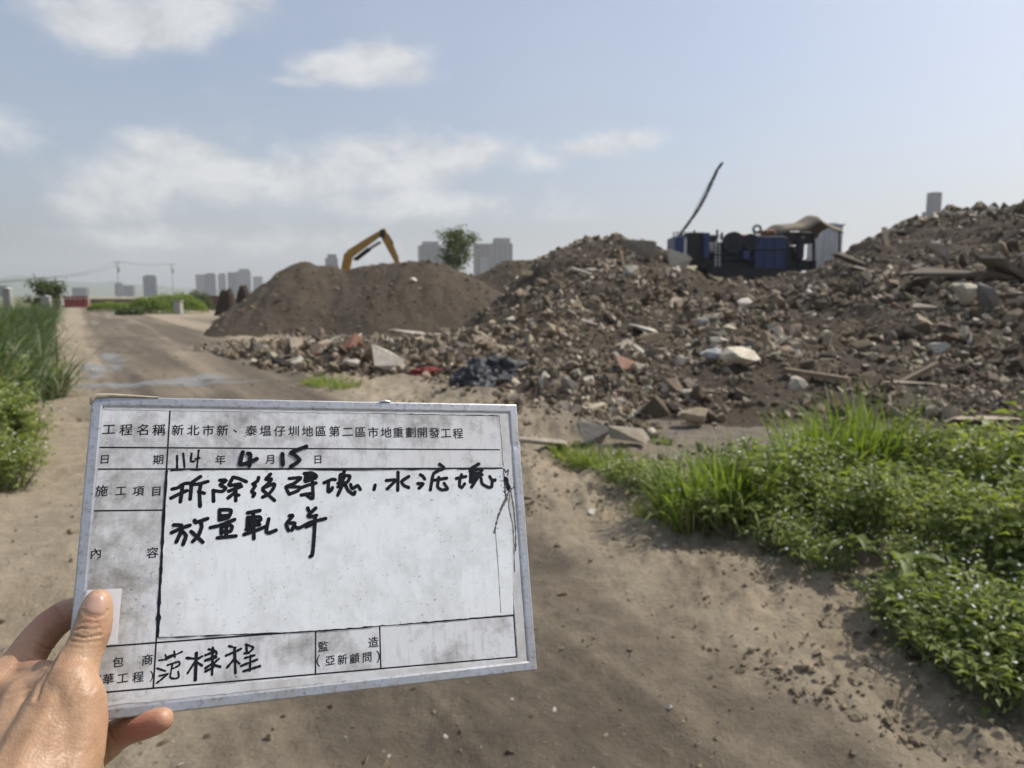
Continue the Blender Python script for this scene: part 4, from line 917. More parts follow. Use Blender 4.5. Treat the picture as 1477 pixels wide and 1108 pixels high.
for q in [(470, 489, 367, 1000, 1, 'lone grey tower block left of the excavator arm', .5), (604, 636, 349, 820, 0, 'grey tower block left of the slender leafy tree', .4), (622, 650, 362, 900, 2, 'lower pale block behind the slender leafy tree', 0),
          (684, 712, 352, 860, 3, 'left of the paired towers right of the leafy tree', .2), (706, 738, 344, 820, 0, 'tallest of the paired towers right of the leafy tree', .5), (694, 704, 370, 780, 2, 'pale low block in front of the paired towers', 0),
          (1326, 1348, 278, 560, 1, 'narrow grey tower standing alone above the right ridge', 1.0),
          (107, 126, 415, 1150, 1, 'squat bluish block at the far end of the track', 0), (167, 177, 408, 1200, 1, 'thin bluish tower left of the largest far shrub', .5), (179, 194, 412, 1100, 0, 'squat grey block beside the thin bluish tower', 0), (209, 226, 397, 1050, 1, 'bluish tower above the largest far shrub', .3),
          (284, 298, 396, 1250, 0, 'leftmost grey block of the cluster beside the tall mound', 0), (297, 312, 394, 1200, 1, 'second block of the cluster beside the tall mound', .3), (316, 327, 394, 1300, 0, 'slim block in the middle of the hazy cluster', .4), (330, 344, 393, 1250, 1, 'broad block in the hazy cluster above the dark heaps', 0), (343, 363, 388, 1200, 0, 'tallest block of the hazy cluster beside the tall mound', .5), (366, 380, 399, 1300, 2, 'low pale block against the left flank of the tall mound', 0), (0, 14, 412, 900, 1, 'dark low block at the far left edge', 0), (1190, 1202, 322, 900, 2, 'pale block hidden behind the white site cabin', 0)]:
    tower(*q[:6], setback=q[6])
# ---- haze
hz = MB().box((0, 0, 0), (6800, 6800, 170)).build('haze', None)
hz.location = (0, 0, 170 / 2 - 3); tag(hz, 'thin milky haze in the air over the whole site', 'haze', kind='stuff')
m = bpy.data.materials.new('haze'); m.use_nodes = True; nt = m.node_tree; nt.nodes.remove(nt.nodes['Principled BSDF'])
pv = nn(nt, 'ShaderNodeVolumePrincipled', i={'Color': (.90, .94, 1.0, 1), 'Density': .00027, 'Anisotropy': .3}); nt.links.new(pv.outputs[0], nt.nodes['Material Output'].inputs['Volume'])
hz.data.materials.clear(); hz.data.materials.append(m)
# ================================================================== HELD BOARD
BOLD = [(2.5,[(-985,373),(-950,382),(-917,406),(-887,411)]),(2.5,[(-924,403),(-926,350),(-932,287)]),(2.5,[(-989,313),(-948,336),(-895,361)]),(2.5,[(-816,454),(-846,431),(-873,409),(-870,386),(-873,304)]),(2.5,[(-872,402),(-824,404),(-769,420)]),(2.5,[(-812,400),(-818,351),(-810,254)]),(2.5,[(-823,352),(-788,341)]),(2.5,[(-733,359),(-728,285)]),(2.5,[(-694,427),(-653,426),(-692,394),(-654,374),(-678,350),(-731,357)]),(2.5,[(-611,446),(-636,395)]),(2.5,[(-611,446),(-578,438),(-525,414)]),(2.5,[(-630,389),(-562,399),(-576,376),(-636,351)]),(2.5,[(-636,351),(-555,382)]),(2.5,[(-591,392),(-589,285)]),(2.5,[(-596,342),(-638,305)]),(2.5,[(-592,323),(-571,323)]),(2.5,[(-446,442),(-453,417),(-483,396),(-466,386),(-489,344),(-469,332),(-479,311)]),(2.5,[(-369,464),(-400,427),(-361,431),(-382,400),(-417,367)]),(2.5,[(-417,367),(-342,397),(-348,364),(-377,326),(-417,305)]),(2.5,[(-418,354),(-339,280)]),(2.5,[(-243,431),(-164,435),(-211,396),(-265,372),(-243,321)]),(2.5,[(-265,372),(-176,370),(-184,345),(-243,321)]),(2.5,[(-143,465),(-89,468),(-58,441),(-135,407),(-131,455)]),(2.5,[(-127,451),(-66,446)]),(2.5,[(-131,427),(-66,430)]),(2.5,[(-172,362),(-112,383),(-62,396)]),(2.5,[(-85,406),(-84,287),(-122,308)]),(2.5,[(-162,313),(-96,323)]),(2.5,[(-7,396),(47,420),(71,417)]),(2.5,[(24,406),(22,332),(43,343),(51,361)]),(2.5,[(136,477),(126,455),(106,451),(102,366)]),(2.5,[(110,447),(174,442),(154,397),(90,391)]),(2.5,[(118,439),(110,378)]),(2.5,[(134,438),(114,378)]),(2.5,[(90,366),(130,378)]),(2.5,[(114,362),(88,306)]),(2.5,[(140,382),(161,337),(200,308),(209,328)]),(2.5,[(179,381),(189,350),(229,372),(247,343)]),(2.5,[(354,373),(345,341)]),(2.5,[(524,464),(518,331)]),(2.5,[(436,405),(505,407),(441,343)]),(2.5,[(603,432),(548,396),(566,365),(600,350)]),(2.5,[(690,443),(709,432),(722,411)]),(2.5,[(668,378),(710,376),(677,343)]),(2.5,[(841,522),(875,490),(792,451),(762,329)]),(2.5,[(790,400),(892,415)]),(2.5,[(831,421),(818,352),(847,327),(893,333),(870,376)]),(2.5,[(966,411),(1042,425)]),(2.5,[(1009,439),(992,396),(989,353),(1006,342),(1030,370)]),(2.5,[(1151,521),(1086,485)]),(2.5,[(1076,466),(1162,480),(1175,471)]),(2.5,[(1085,476),(1075,382)]),(2.5,[(1166,475),(1154,428),(1084,381)]),(2.5,[(1082,420),(1173,436)]),(2.5,[(1088,446),(1160,449)]),(2.5,[(1094,398),(1131,415)]),(2.5,[(1130,406),(1082,343)]),(2.5,[(1162,410),(1168,367),(1216,338),(1244,344),(1251,383),(1275,395)]),(2.5,[(1233,422),(1247,396),(1275,391)]),(2.5,[(-963,138),(-917,134)]),(2.5,[(-973,89),(-913,116),(-866,132)]),(2.5,[(-912,105),(-942,27)]),(2.5,[(-905,90),(-886,64),(-901,10)]),(2.5,[(-839,164),(-830,149),(-760,172)]),(2.5,[(-799,144),(-794,118),(-812,61),(-844,26)]),(2.5,[(-856,91),(-783,19)]),(2.5,[(-688,228),(-687,162)]),(2.5,[(-688,228),(-617,223),(-630,175),(-687,160)]),(2.5,[(-683,186),(-634,188)]),(2.5,[(-740,112),(-680,125),(-592,159)]),(2.5,[(-673,113),(-671,69)]),(2.5,[(-673,113),(-624,126),(-606,111),(-616,82),(-654,83)]),(2.5,[(-641,116),(-642,46)]),(2.5,[(-694,43),(-580,50)]),(2.5,[(-511,201),(-432,215)]),(2.5,[(-510,170),(-510,95)]),(2.5,[(-506,170),(-434,172),(-429,148),(-504,127)]),(2.5,[(-505,151),(-433,144)]),(2.5,[(-504,109),(-432,120)]),(2.5,[(-475,197),(-466,28)]),(2.5,[(-529,58),(-449,83),(-396,104)]),(2.5,[(-517,91),(-476,89)]),(2.5,[(-374,156),(-388,76),(-372,61),(-325,78)]),(2.5,[(-239,173),(-216,172),(-259,118),(-244,72)]),(2.5,[(-236,122),(-203,121),(-221,74)]),(2.5,[(-203,97),(-175,86),(-100,122),(4,145)]),(2.5,[(-118,222),(-110,202)]),(2.5,[(-63,220),(-115,171),(-101,160),(-58,169)]),(2.5,[(-67,154),(-76,-13),(-85,-98),(-99,-109)]),(2.5,[(-128,94),(-67,116)]),(2.9,[(-554,620),(-570,541),(-556,534),(-520,543),(-461,572)]),(2.9,[(-520,610),(-504,602),(-508,523)]),(2.9,[(-292,606),(-288,528)]),(2.9,[(-130,659),(-233,616),(-213,601),(-175,560),(-234,515)])]
THIN = [(1.45,[(-967,598),(-963,518)]),(1.45,[(-930,613),(-918,521)]),(1.45,[(-878,613),(-881,559),(-858,559)]),(1.45,[(-835,634),(-841,520)]),(1.45,[(-852,574),(-828,582)]),(1.15,[(-1003,-691),(-963,-688),(-874,-652)]),(1.15,[(-969,-662),(-961,-691)]),(1.15,[(-920,-645),(-914,-681)]),(1.15,[(-961,-676),(-928,-666)]),(1.15,[(-1012,-736),(-964,-757)]),(1.15,[(-996,-782),(-954,-775)]),(1.15,[(-1009,-822),(-979,-800),(-949,-775)]),(1.15,[(-954,-724),(-890,-709),(-886,-730),(-919,-746)]),(1.15,[(-925,-717),(-935,-795),(-907,-807),(-885,-800),(-891,-767)]),(1.5,[(-847,-692),(-785,-703),(-757,-691)]),(1.5,[(-798,-720),(-836,-782)]),(1.5,[(-788,-721),(-755,-746)]),(1.5,[(-720,-652),(-674,-671),(-678,-694),(-738,-717)]),(1.5,[(-739,-686),(-679,-668)]),(1.5,[(-738,-719),(-673,-704)]),(1.5,[(-696,-645),(-694,-806)]),(1.5,[(-695,-740),(-736,-764)]),(1.5,[(-689,-764),(-735,-783)]),(1.5,[(-658,-715),(-690,-745),(-647,-764)]),(1.5,[(-600,-644),(-561,-657)]),(1.5,[(-617,-700),(-560,-681),(-527,-667)]),(1.5,[(-566,-661),(-556,-811)]),(1.5,[(-568,-728),(-607,-772)]),(1.5,[(-558,-734),(-534,-756)]),(1.5,[(-499,-643),(-450,-667),(-488,-698),(-496,-644)]),(1.5,[(-505,-696),(-478,-696)]),(1.5,[(-501,-725),(-444,-714)]),(1.5,[(-524,-771),(-428,-742)]),(1.5,[(-468,-714),(-470,-805)]),(1.5,[(-508,-804),(-408,-783)]),(2.2,[(-791,-669),(-790,-826)])]
PRINT = [('工',-138.6,77.7,8.0),('程',-128.5,77.5,8.1),('名',-118.6,77.6,8.2),('稱',-108.7,77.5,8.3),('新',-97.2,77.6,7.9),('北',-87.5,77.4,7.9),('市',-78.1,77.5,8.0),('新',-69.0,77.5,8.0),('、',-58.8,78.1,8.1),('泰',-50.2,77.5,8.1),('塭',-40.8,77.4,8.1),('仔',-31.3,77.2,8.2),('圳',-21.8,77.3,8.2),('地',-12.2,77.2,8.3),('區',-2.8,77.2,8.3),('第',6.7,77.2,8.3),('二',16.2,76.8,8.4),('區',25.5,76.8,8.4),('市',34.8,76.6,8.5),('地',44.4,76.6,8.5),('重',53.4,76.7,8.5),('劃',62.9,76.7,8.6),('開',71.9,76.5,8.6),('發',81.3,76.5,8.7),('工',90.3,76.2,8.7),('程',99.7,76.0,8.7),('日',-139.5,57.6,6.6),('期',-108.0,57.3,6.9),('年',-69.6,56.9,7.1),('月',-37.6,56.7,7.1),('日',-4.9,56.4,6.9),('施',-139.8,37.2,7.6),('工',-128.6,36.9,6.9),('項',-118.5,36.4,7.0),('目',-107.9,36.1,6.9),('內',-139.9,-2.1,6.8),('容',-107.9,-3.3,7.1),('承',-139.2,-66.9,6.6),('包',-123.0,-67.7,6.5),('商',-106.9,-68.1,6.7),('（',-142.1,-76.3,6.5),('中',-134.4,-76.4,6.4),('華',-127.6,-77.0,6.4),('工',-119.8,-77.4,6.5),('程',-111.5,-77.6,6.6),('）',-104.0,-77.9,6.7),('監',-1.3,-69.8,7.0),('造',32.1,-70.2,7.3),('（',-4.4,-78.7,7.9),('亞',3.3,-79.2,6.7),('新',11.3,-79.3,6.8),('顧',19.3,-79.4,6.9),('問',27.7,-79.5,7.0),('）',35.1,-79.8,8.3)]
LINES = [(-144.3,92.7,135.2,90.6),(-144.3,92.7,-144.7,-84.1),(135.2,90.6,135.0,-89.6),(-144.7,-84.1,135.0,-89.6),(-143.9,65.6,132.7,63.1),(-144.1,51.3,133.9,48.6),(-144.2,24.5,-103.3,23.7),(-144.7,-58.1,134.7,-60.9),(-102.7,92.3,-102.6,-85.0),(-6.1,-60.0,-6.2,-87.0),(36.6,-60.7,36.8,-87.7)]
FILM = [(-102.4,49.0),(-77.2,49.1),(-57.4,49.8),(24.8,47.3),(133.3,47.4),(134.1,35.0),(134.5,25.4),(136.4,20.6),(138.0,3.2),(134.8,-59.9),(92.1,-59.9),(42.4,-60.0),(-21.8,-59.1),(-72.6,-56.5),(-101.1,-55.2),(-101.5,-34.9),(-101.5,-13.6),(-102.2,12.7)]
hc1 = Vector((0.59097536, 0.01754062, 0.2152498)); hc2 = Vector((0.02978751, 0.40232417, -0.11680094)); hct = Vector((-0.58221154, 0.01634615, 1.0))
ks = .30 / hc1.length
def cw(v): return Vector((1, 0, 0)) * v.x - UP * v.y + FW * v.z
bxv = cw(hc1).normalized(); byv = (-cw(hc2)).normalized(); byv = (byv - bxv * byv.dot(bxv)).normalized(); bzv = bxv.cross(byv)
bo = Vector((0, 0, CAM_Z)) + cw(hct + hc1 * .5 + hc2 * .5) * ks
board = empty('record_board', (0, 0, 0), 0, 'dirty white site record board in an aluminium frame, held up by a hand', 'board')
board.matrix_world = Matrix(((bxv.x, byv.x, bzv.x, bo.x), (bxv.y, byv.y, bzv.y, bo.y), (bxv.z, byv.z, bzv.z, bo.z), (0, 0, 0, 1)))
MM = .001
def dirty(name, base, dirt, amt, seed, speck=True, rough=.42):
    m, nt, bs = newmat(name); tc = nn(nt, 'ShaderNodeTexCoord').outputs['Object']
    mp = nn(nt, 'ShaderNodeMapping', i={'Vector': tc, 'Location': (seed, seed * .7, 0)}).outputs[0]
    a = noise(nt, mp, 16, 7, .68, .4); b = noise(nt, mp, 75, 8, .72); s2 = noise(nt, mp, 420, 3, .6); g = noise(nt, mp, 7, 3, .5)
    st = nn(nt, 'ShaderNodeMapping', i={'Vector': mp, 'Scale': (1, .18, 1)}).outputs[0]; sc = noise(nt, st, 260, 4, .7)
    k = mth(nt, 'MULTIPLY', mth(nt, 'SUBTRACT', mth(nt, 'ADD', mth(nt, 'MULTIPLY', a, .75), mth(nt, 'MULTIPLY', b, .42)), .53), 4.2, clamp=True)
    k = mth(nt, 'MULTIPLY', k, amt)
    c = mixc(nt, k, base, dirt)
    c = mixc(nt, mth(nt, 'MULTIPLY', mth(nt, 'MULTIPLY', mth(nt, 'SUBTRACT', sc, .52), 3, clamp=True), amt * .45), c, tuple(x * .6 for x in dirt))
    c = mixc(nt, mth(nt, 'MULTIPLY', mth(nt, 'MULTIPLY', mth(nt, 'SUBTRACT', g, .5), 2.5, clamp=True), amt * .5), c, (.42, .38, .31))
    if speck:
        w = mth(nt, 'MULTIPLY', mth(nt, 'SUBTRACT', s2, .64), 14, clamp=True); w = mth(nt, 'MULTIPLY', w, mth(nt, 'MULTIPLY', mth(nt, 'SUBTRACT', a, .30), 2.2, clamp=True))
        c = mixc(nt, w, c, (.06, .055, .05))
    nt.links.new(c, bs.inputs['Base Color']); bs.inputs['Roughness'].default_value = rough; bs.inputs['Specular IOR Level'].default_value = .35
    bump(nt, bs, mth(nt, 'ADD', b, a), .12, .0012); return m
M_SHEET = dirty('laminated_form', (.64, .65, .67), (.17, .155, .135), 1.0, 3.1)
M_FILM = dirty('whiteboard_film', (.74, .77, .79), (.42, .43, .43), .6, 9.7)
M_TAPE = dirty('clear_tape', (.60, .61, .62), (.36, .33, .28), .8, 1.7, False, .28)
def alu():
    m, nt, bs = newmat('worn_aluminium'); tc = nn(nt, 'ShaderNodeTexCoord').outputs['Object']
    a = noise(nt, tc, 30, 7, .7); b = noise(nt, tc, 260, 5, .7)
    nt.links.new(mixc(nt, mth(nt, 'MULTIPLY', mth(nt, 'SUBTRACT', b, .52), 4, clamp=True), ramp(nt, a, [(.3, (.36, .355, .35)), (.68, (.58, .59, .62))]), (.16, .145, .13)), bs.inputs['Base Color'])
    bs.inputs['Metallic'].default_value = .8; nt.links.new(ramp(nt, a, [(.3, (.55,) * 3), (.7, (.33,) * 3)]), bs.inputs['Roughness'])
    bump(nt, bs, b, .25, .0008); return m
M_ALU = alu()
def ink(name, c, r=.35):
    m, nt, bs = newmat(name); tc = nn(nt, 'ShaderNodeTexCoord').outputs['Object']
    nt.links.new(ramp(nt, noise(nt, tc, 300, 4, .6), [(.3, c), (.8, tuple(x * 2.2 + .004 for x in c))]), bs.inputs['Base Color']); bs.inputs['Roughness'].default_value = r; bs.inputs['Specular IOR Level'].default_value = .3; return m
M_INK = ink('black_marker', (.004, .004, .006)); M_PRINT = ink('printed_black', (.008, .008, .009), .5)
M_FAINT = simple('faded_marker', (.035, .033, .035), (.16, .155, .15), 350, .5)
Z_S, Z_F = -1.1, -.80
MB().box((0, 0, -4.1 * MM), (.294, .194, .004)).build('backing_panel', M_CONC, board)
def slab(name, poly, z0, z1, mat):
    mb = MB(); mb.prism(poly, lambda p: Vector((p[0] * MM, p[1] * MM, z1 * MM)), lambda p: Vector((p[0] * MM, p[1] * MM, z0 * MM))); return mb.build(name, mat, board)
slab('form_sheet', [(-146, -96), (146, -96), (146, 96), (-146, 96)], -2.0, Z_S, M_SHEET)
def ragged(poly, step, amp, seed):
    r = np.random.default_rng(seed); out = []
    for (ax, ay), (bx_, by_) in zip(poly, poly[1:] + poly[:1]):
        n = max(1, int(math.hypot(bx_ - ax, by_ - ay) / step))
        for k in range(n): out.append((ax + (bx_ - ax) * k / n + r.normal() * amp, ay + (by_ - ay) * k / n + r.normal() * amp))
    return out
slab('writing_film', ragged(FILM, 2.0, .16, 2), Z_S - .1, Z_F, M_FILM)
slab('tape_patch', ragged([(125.3, 0), (137.6, 3), (134.6, -59.2), (125.2, -58.6)], 4, .08, 4), Z_F - .1, Z_F + .06, M_FILM)
slab('tape_strip', ragged([(134.9, 91), (141.8, 93), (143, -95), (136, -93)], 3, .25, 5), Z_S - .1, Z_S + .25, M_TAPE)
slab('tape_strip', ragged([(-141, -92), (140, -94), (140, -90.8), (-40, -87.6), (-88, -87.2)], 3, .2, 6), Z_S - .1, Z_S + .22, M_TAPE)
slab('tape_strip', ragged([(-142, 91.2), (140, 90.9), (142, 95.4), (-144, 95.2)], 4, .2, 7), Z_S - .1, Z_S + .2, M_TAPE)
slab('tape_patch', ragged([(-143.8, -24), (-124, -24.6), (-124, -57.4), (-143.8, -57)], 4, .1, 8), Z_S - .1, Z_S + .08, dirty('pale_tape', (.72, .73, .77), (.55, .54, .52), .5, 5.5, False, .25))
# frame rails, mitred
prof = [(0, -9.0), (0, -.9), (.35, -.25), (1.0, 0), (5.6, 0), (6.6, -.35), (7.2, -1.3), (7.2, -2.4), (2, -2.6), (2, -9.0)]
cor = [(-150, -100), (150, -100), (150, 100), (-150, 100)]; inw = [(1, 1), (-1, 1), (-1, -1), (1, -1)]
rails = []
for k in range(4):
    V = []; F = []; npf = len(prof); seg = 40
    for i in range(seg + 1):
        tq = i / seg
        for (w_, z_) in prof:
            a = Vector((cor[k][0] + inw[k][0] * w_, cor[k][1] + inw[k][1] * w_, z_)); b = Vector((cor[(k + 1) % 4][0] + inw[(k + 1) % 4][0] * w_, cor[(k + 1) % 4][1] + inw[(k + 1) % 4][1] * w_, z_))
            p = a.lerp(b, tq)
            if k == 1:   # dented right rail
                y = p.y; p.x += .9 * math.exp(-((y - 66) / 2.2) ** 2) * (1 if w_ < 3 else .3) - .55 * (1 if y > 66 else 0) * math.exp(-(y - 66) / 30 if y > 66 else 0)
                p.z -= .35 * math.exp(-((y - 66) / 3) ** 2)
            if k == 2: p.y += .12 * math.sin(p.x * .21) * math.sin(p.x * .047)
            V.append(p * MM)
    for i in range(seg):
        for j in range(npf):
            F.append([i * npf + j, i * npf + (j + 1) % npf, (i + 1) * npf + (j + 1) % npf, (i + 1) * npf + j])
    F.append(list(range(npf))); F.append([seg * npf + j for j in range(npf)][::-1])
    mb = MB(); mb.add(V, F); rails.append(mb.build('frame_rail', M_ALU, board))
# worn beige wrap at the top left corner
V = []
mb = MB(); mb.tube([Vector((x, y, .15)) * MM for x, y in ((-150, 94), (-149.6, 98), (-147, 100), (-138, 100.6), (-122, 100.2), (-110, 99.9))], [.0008, .0017, .0019, .0014, .0009, .0004], 8)
mb.build('worn_tape_edge', simple('scuffed_tape', (.50, .44, .33), (.34, .28, .20), 200, .7), board, True)
mb = MB(); mb.tube([Vector((x, y, .1)) * MM for x, y in ((40, 100), (44, 100.5), (48, 100.1))], [.0006, .0011, .0005], 6); mb.build('worn_tape_edge', M_ALU, board)
for (x0, x1) in ((40, 44), (75, 80), (108, 112)):
    slab('tape_crease', [(x0, 93.6), (x0 + .7, 93.6), (x1 + .5, 99), (x1, 99)], -.1, .08, M_TAPE)
# lines, print, handwriting
def smooth_pts(P, sub=7):
    P = [Vector((p[0], p[1])) for p in P]
    if len(P) == 2: return [P[0].lerp(P[1], k / 6) for k in range(7)]
    Q = [P[0] * 2 - P[1]] + P + [P[-1] * 2 - P[-2]]; out = []
    for i in range(1, len(Q) - 2):
        for k in range(sub):
            t = k / sub; a, b, c, d = Q[i - 1:i + 3]; v = .5 * ((2 * b) + (c - a) * t + (2 * a - 5 * b + 4 * c - d) * t * t + (3 * b - a - 3 * c + d) * t ** 3)
            out.append(v.lerp(b.lerp(c, t), .45))
    return out + [P[-1]]
def ribbon(mb, P, w, z, r, wob=.07, taper=.0):
    P = smooth_pts(P); n = len(P); V = []; F = []
    for i, p in enumerate(P):
        d = (P[min(i + 1, n - 1)] - P[max(i - 1, 0)]); d = d.normalized() if d.length > 1e-6 else Vector((1, 0)); s = Vector((-d.y, d.x)); ww = w * .5 * (1 + wob * r.normal() * .6 - taper * i / n)
        V += [(p.x + s.x * ww, p.y + s.y * ww), (p.x - s.x * ww, p.y - s.y * ww)]
    F = [[2 * i, 2 * i + 1, 2 * i + 3, 2 * i + 2] for i in range(n - 1)]
    for end in (0, n - 1):
        c = P[end]; b = len(V); V += [(c.x + math.cos(a) * w * .5, c.y + math.sin(a) * w * .5) for a in np.linspace(0, 6.283, 11)[:-1]]; F.append([b + k for k in range(10)])
    mb.add([Vector((x * MM, y * MM, (z + .0004 * j * 0) * MM)) for j, (x, y) in enumerate(V)], F)
r_ = np.random.default_rng(3)
def write(strokes, counts, z, wob, name):
    i = 0
    for n_ in counts:
        mb = MB()
        for w_, P in strokes[i:i + n_]:
            ribbon(mb, [(x / 10, y / 10) for x, y in P], w_, z + .003 * i, r_, wob); i += 1
        mb.build(name, M_INK, board)
write(BOLD, (7, 9, 4, 8, 10, 1, 3, 5, 12, 7, 8, 9, 7, 2, 1, 1), Z_F + .05, .07, 'marker_character')
write(THIN, (1, 1, 3, 9, 10, 11, 1), Z_S + .08, .25, 'pen_character')
for i, (x0, y0, x1, y1) in enumerate(LINES):
    mb = MB(); ribbon(mb, [(x0, y0), ((x0 + x1) / 2, (y0 + y1) / 2), (x1, y1)], 1.0, Z_S + .04 + .003 * i, r_, .05); mb.build('printed_line', M_PRINT, board)
mb = MB()
edge = [(-102.4, 49.6), (-102.6, 20), (-102.3, -10), (-102.2, -35), (-101.8, -55)]
ribbon(mb, edge, 1.5, Z_F + .03, r_, .5); ribbon(mb, [(-100, 49.9), (-60, 49.9), (20, 48.6), (80, 48.4), (133, 48)], .7, Z_F + .033, r_, .8)
ribbon(mb, [(-101, -56), (-60, -57.6), (0, -60.2), (60, -60.6), (100, -60.6)], .55, Z_F + .036, r_, 1.1)
ribbon(mb, [(136.6, 40), (137.3, 35), (138.4, 32)], 3.4, Z_F + .04, r_, .3); ribbon(mb, [(135.3, 48), (136.6, 45), (139, 47.4), (138, 42.6)], .8, Z_F + .044, r_, .3)
for q in range(16): a = r_.uniform(131, 138); b = r_.uniform(30, 47); ribbon(mb, [(a, b), (a + r_.normal() * .5, b + r_.normal() * .5)], r_.uniform(.3, .7), Z_F + .05 + q * .003, r_)
mb.build('ink_smudges', M_INK, board)
mb = MB()
for i, (P, w_) in enumerate((([(146, 34), (141.3, 33), (137.4, 29), (132.6, 20.8), (127.8, 11.4), (124, -.5)], 1.5), ([(139.4, 32), (141, 17.5), (141.2, 0), (140, -14.3)], 1.2), ([(138.5, 28), (137, 18), (139.2, 6), (139, -10), (138, -30)], .7), ([(125, 0), (125.3, -25), (125.2, -58)], .35), ([(136.5, 25), (131, 17), (126.5, 8)], .9))):
    ribbon(mb, P, w_, Z_F + .10 + .005 * i, r_, .5)
mb.build('tape_tear', M_FAINT, board)
fc = bpy.data.curves.new('glyph', 'FONT'); fo = bpy.data.objects.new('glyph', fc); COL.objects.link(fo); fc.resolution_u = 3; fc.offset = 0.0
for ch, x, y, sz in PRINT:
    fc.body = ch; bpy.context.view_layer.update(); dg = bpy.context.evaluated_depsgraph_get(); ev = fo.evaluated_get(dg); me = ev.to_mesh()
    P = np.array([v.co[:2] for v in me.vertices]); c = (P.max(0) + P.min(0)) / 2
    if ch in '（）': pass
    if ch == '、': c = c + np.array([.25, .12])
    P = (P - c) * sz; P[:, 1] += P[:, 0] * .06; nP = len(P)
    offs = ((-.014, -.004), (.014, -.004), (0, .012), (0, -.012))
    V = [((px_ + x + ox * sz) * MM, (py_ + y + oy * sz) * MM, (Z_S + .09 + .004 * k) * MM) for k, (ox, oy) in enumerate(offs) for px_, py_ in P]
    F = [[i + k * nP for i in f.vertices] for k in range(4) for f in me.polygons]; ev.to_mesh_clear()
    link(bpy.data.objects.new('printed_character', np_mesh('printed_character', V, F)), board, M_PRINT)
bpy.data.objects.remove(fo); bpy.data.curves.remove(fc)

# ================================================================== HAND
hand = empty('hand', (0, 0, 0), 0, 'bare left hand gripping the lower left corner of the record board', 'hand')
def skin_mat():
    m, nt, bs = newmat('skin'); pos = nn(nt, 'ShaderNodeNewGeometry').outputs['Position']
    a = noise(nt, pos, 60, 6, .6); b = noise(nt, pos, 900, 4, .6); g = noise(nt, pos, 22, 3, .5)
    red = nn(nt, 'ShaderNodeAttribute', attribute_name='red').outputs['Fac']
    c = ramp(nt, a, [(.3, (.33, .192, .108)), (.7, (.46, .295, .18))])
    c = mixc(nt, mth(nt, 'MULTIPLY', red, .8), c, (.40, .16, .115))
    c = mixc(nt, mth(nt, 'MULTIPLY', mth(nt, 'SUBTRACT', g, .5), 1.2, clamp=True), c, (.29, .148, .085))
    nt.links.new(c, bs.inputs['Base Color']); bs.inputs['Roughness'].default_value = .46; bs.inputs['Specular IOR Level'].default_value = .45
    bs.inputs['Subsurface Weight'].default_value = .10; bs.inputs['Subsurface Radius'].default_value = (.006, .0022, .0012); bs.inputs['Subsurface Scale'].default_value = 1.0
    vo = nn(nt, 'ShaderNodeTexVoronoi', i={'Vector': pos, 'Scale': 620}).outputs[0]
    bump(nt, bs, mth(nt, 'ADD', mth(nt, 'MULTIPLY', b, .5), mth(nt, 'ADD', mth(nt, 'MULTIPLY', vo, .6), mth(nt, 'MULTIPLY', a, 1.0))), .34, .0007); return m
M_SKIN = skin_mat()
chains = [
  # thumb and its metacarpal
  ([(141.5, 868, .4365, 8.0), (139, 880, .4350, 9.6), (135.5, 897, .4330, 10.6), (132, 912, .4310, 11.2), (124, 932, .4270, 11.0), (113, 955, .4220, 12.2), (100, 985, .4150, 15.2), (82, 1030, .4060, 18.5), (52, 1100, .3900, 22), (15, 1190, .3680, 25)], .92),
  # thenar swelling on the board side
  ([(103, 985, .4130, 14.0), (113, 1012, .4100, 15.0), (112, 1045, .4060, 16.0), (100, 1095, .3980, 18), (60, 1180, .3780, 23)], 1.0),
  # index finger, root to behind the board
  ([(-30, 1040, .4250, 19), (2, 995, .4350, 15.5), (28, 962, .4460, 12.6), (50, 928, .4560, 11.2), (73, 902, .4640, 10.8), (96, 886, .4700, 10.0), (130, 874, .4720, 8.8), (175, 866, .4750, 7.6)], 1.0),
  # web between thumb and index
  ([(18, 1010, .4300, 15), (48, 1003, .4240, 14.0), (82, 1000, .4180, 14)], 1.0),
  ([(40, 972, .4400, 9.5), (64, 975, .4310, 9.0), (86, 978, .4220, 10)], 1.0),
  # back of the hand, wrist, forearm
  ([(0, 1030, .4280, 19), (20, 1080, .4120, 22), (0, 1150, .3920, 27), (-50, 1280, .3550, 27), (-140, 1520, .3000, 30)], 1.0),
  ([(-40, 1060, .4300, 19), (-50, 1130, .4100, 24), (-60, 1280, .3600, 27)], 1.0),
  ([(40, 1012, .4200, 15), (36, 1045, .4120, 19), (20, 1095, .4000, 23), (-20, 1150, .3860, 26)], 1.0),
  ([(-20, 1020, .4270, 17), (-15, 1075, .4130, 23), (-30, 1130, .3980, 26)], 1.0),
  # middle finger behind the board
  ([(-10, 1075, .4420, 15), (35, 1020, .4620, 11), (85, 975, .4740, 10.2), (130, 955, .4760, 9.2), (180, 945, .4780, 7.8)], 1.0),
  # lower finger carrying the board's bottom edge
  ([(20, 1130, .4300, 15), (85, 1118, .4450, 12), (132, 1092, .4520, 10.6), (160, 1072, .4500, 9.0)], 1.0),
  ([(158, 1066, .4460, 10.2), (182, 1053, .4430, 9.6), (205, 1046, .4400, 9.2), (224, 1041, .4380, 8.4), (233, 1038, .4370, 7.4)], 1.0),
  # little finger, mostly below the picture
  ([(30, 1180, .4050, 15), (90, 1160, .4040, 10.5), (128, 1128, .4040, 8.2), (132, 1108, .4040, 6.4)], 1.0),
]
bm = bmesh.new()
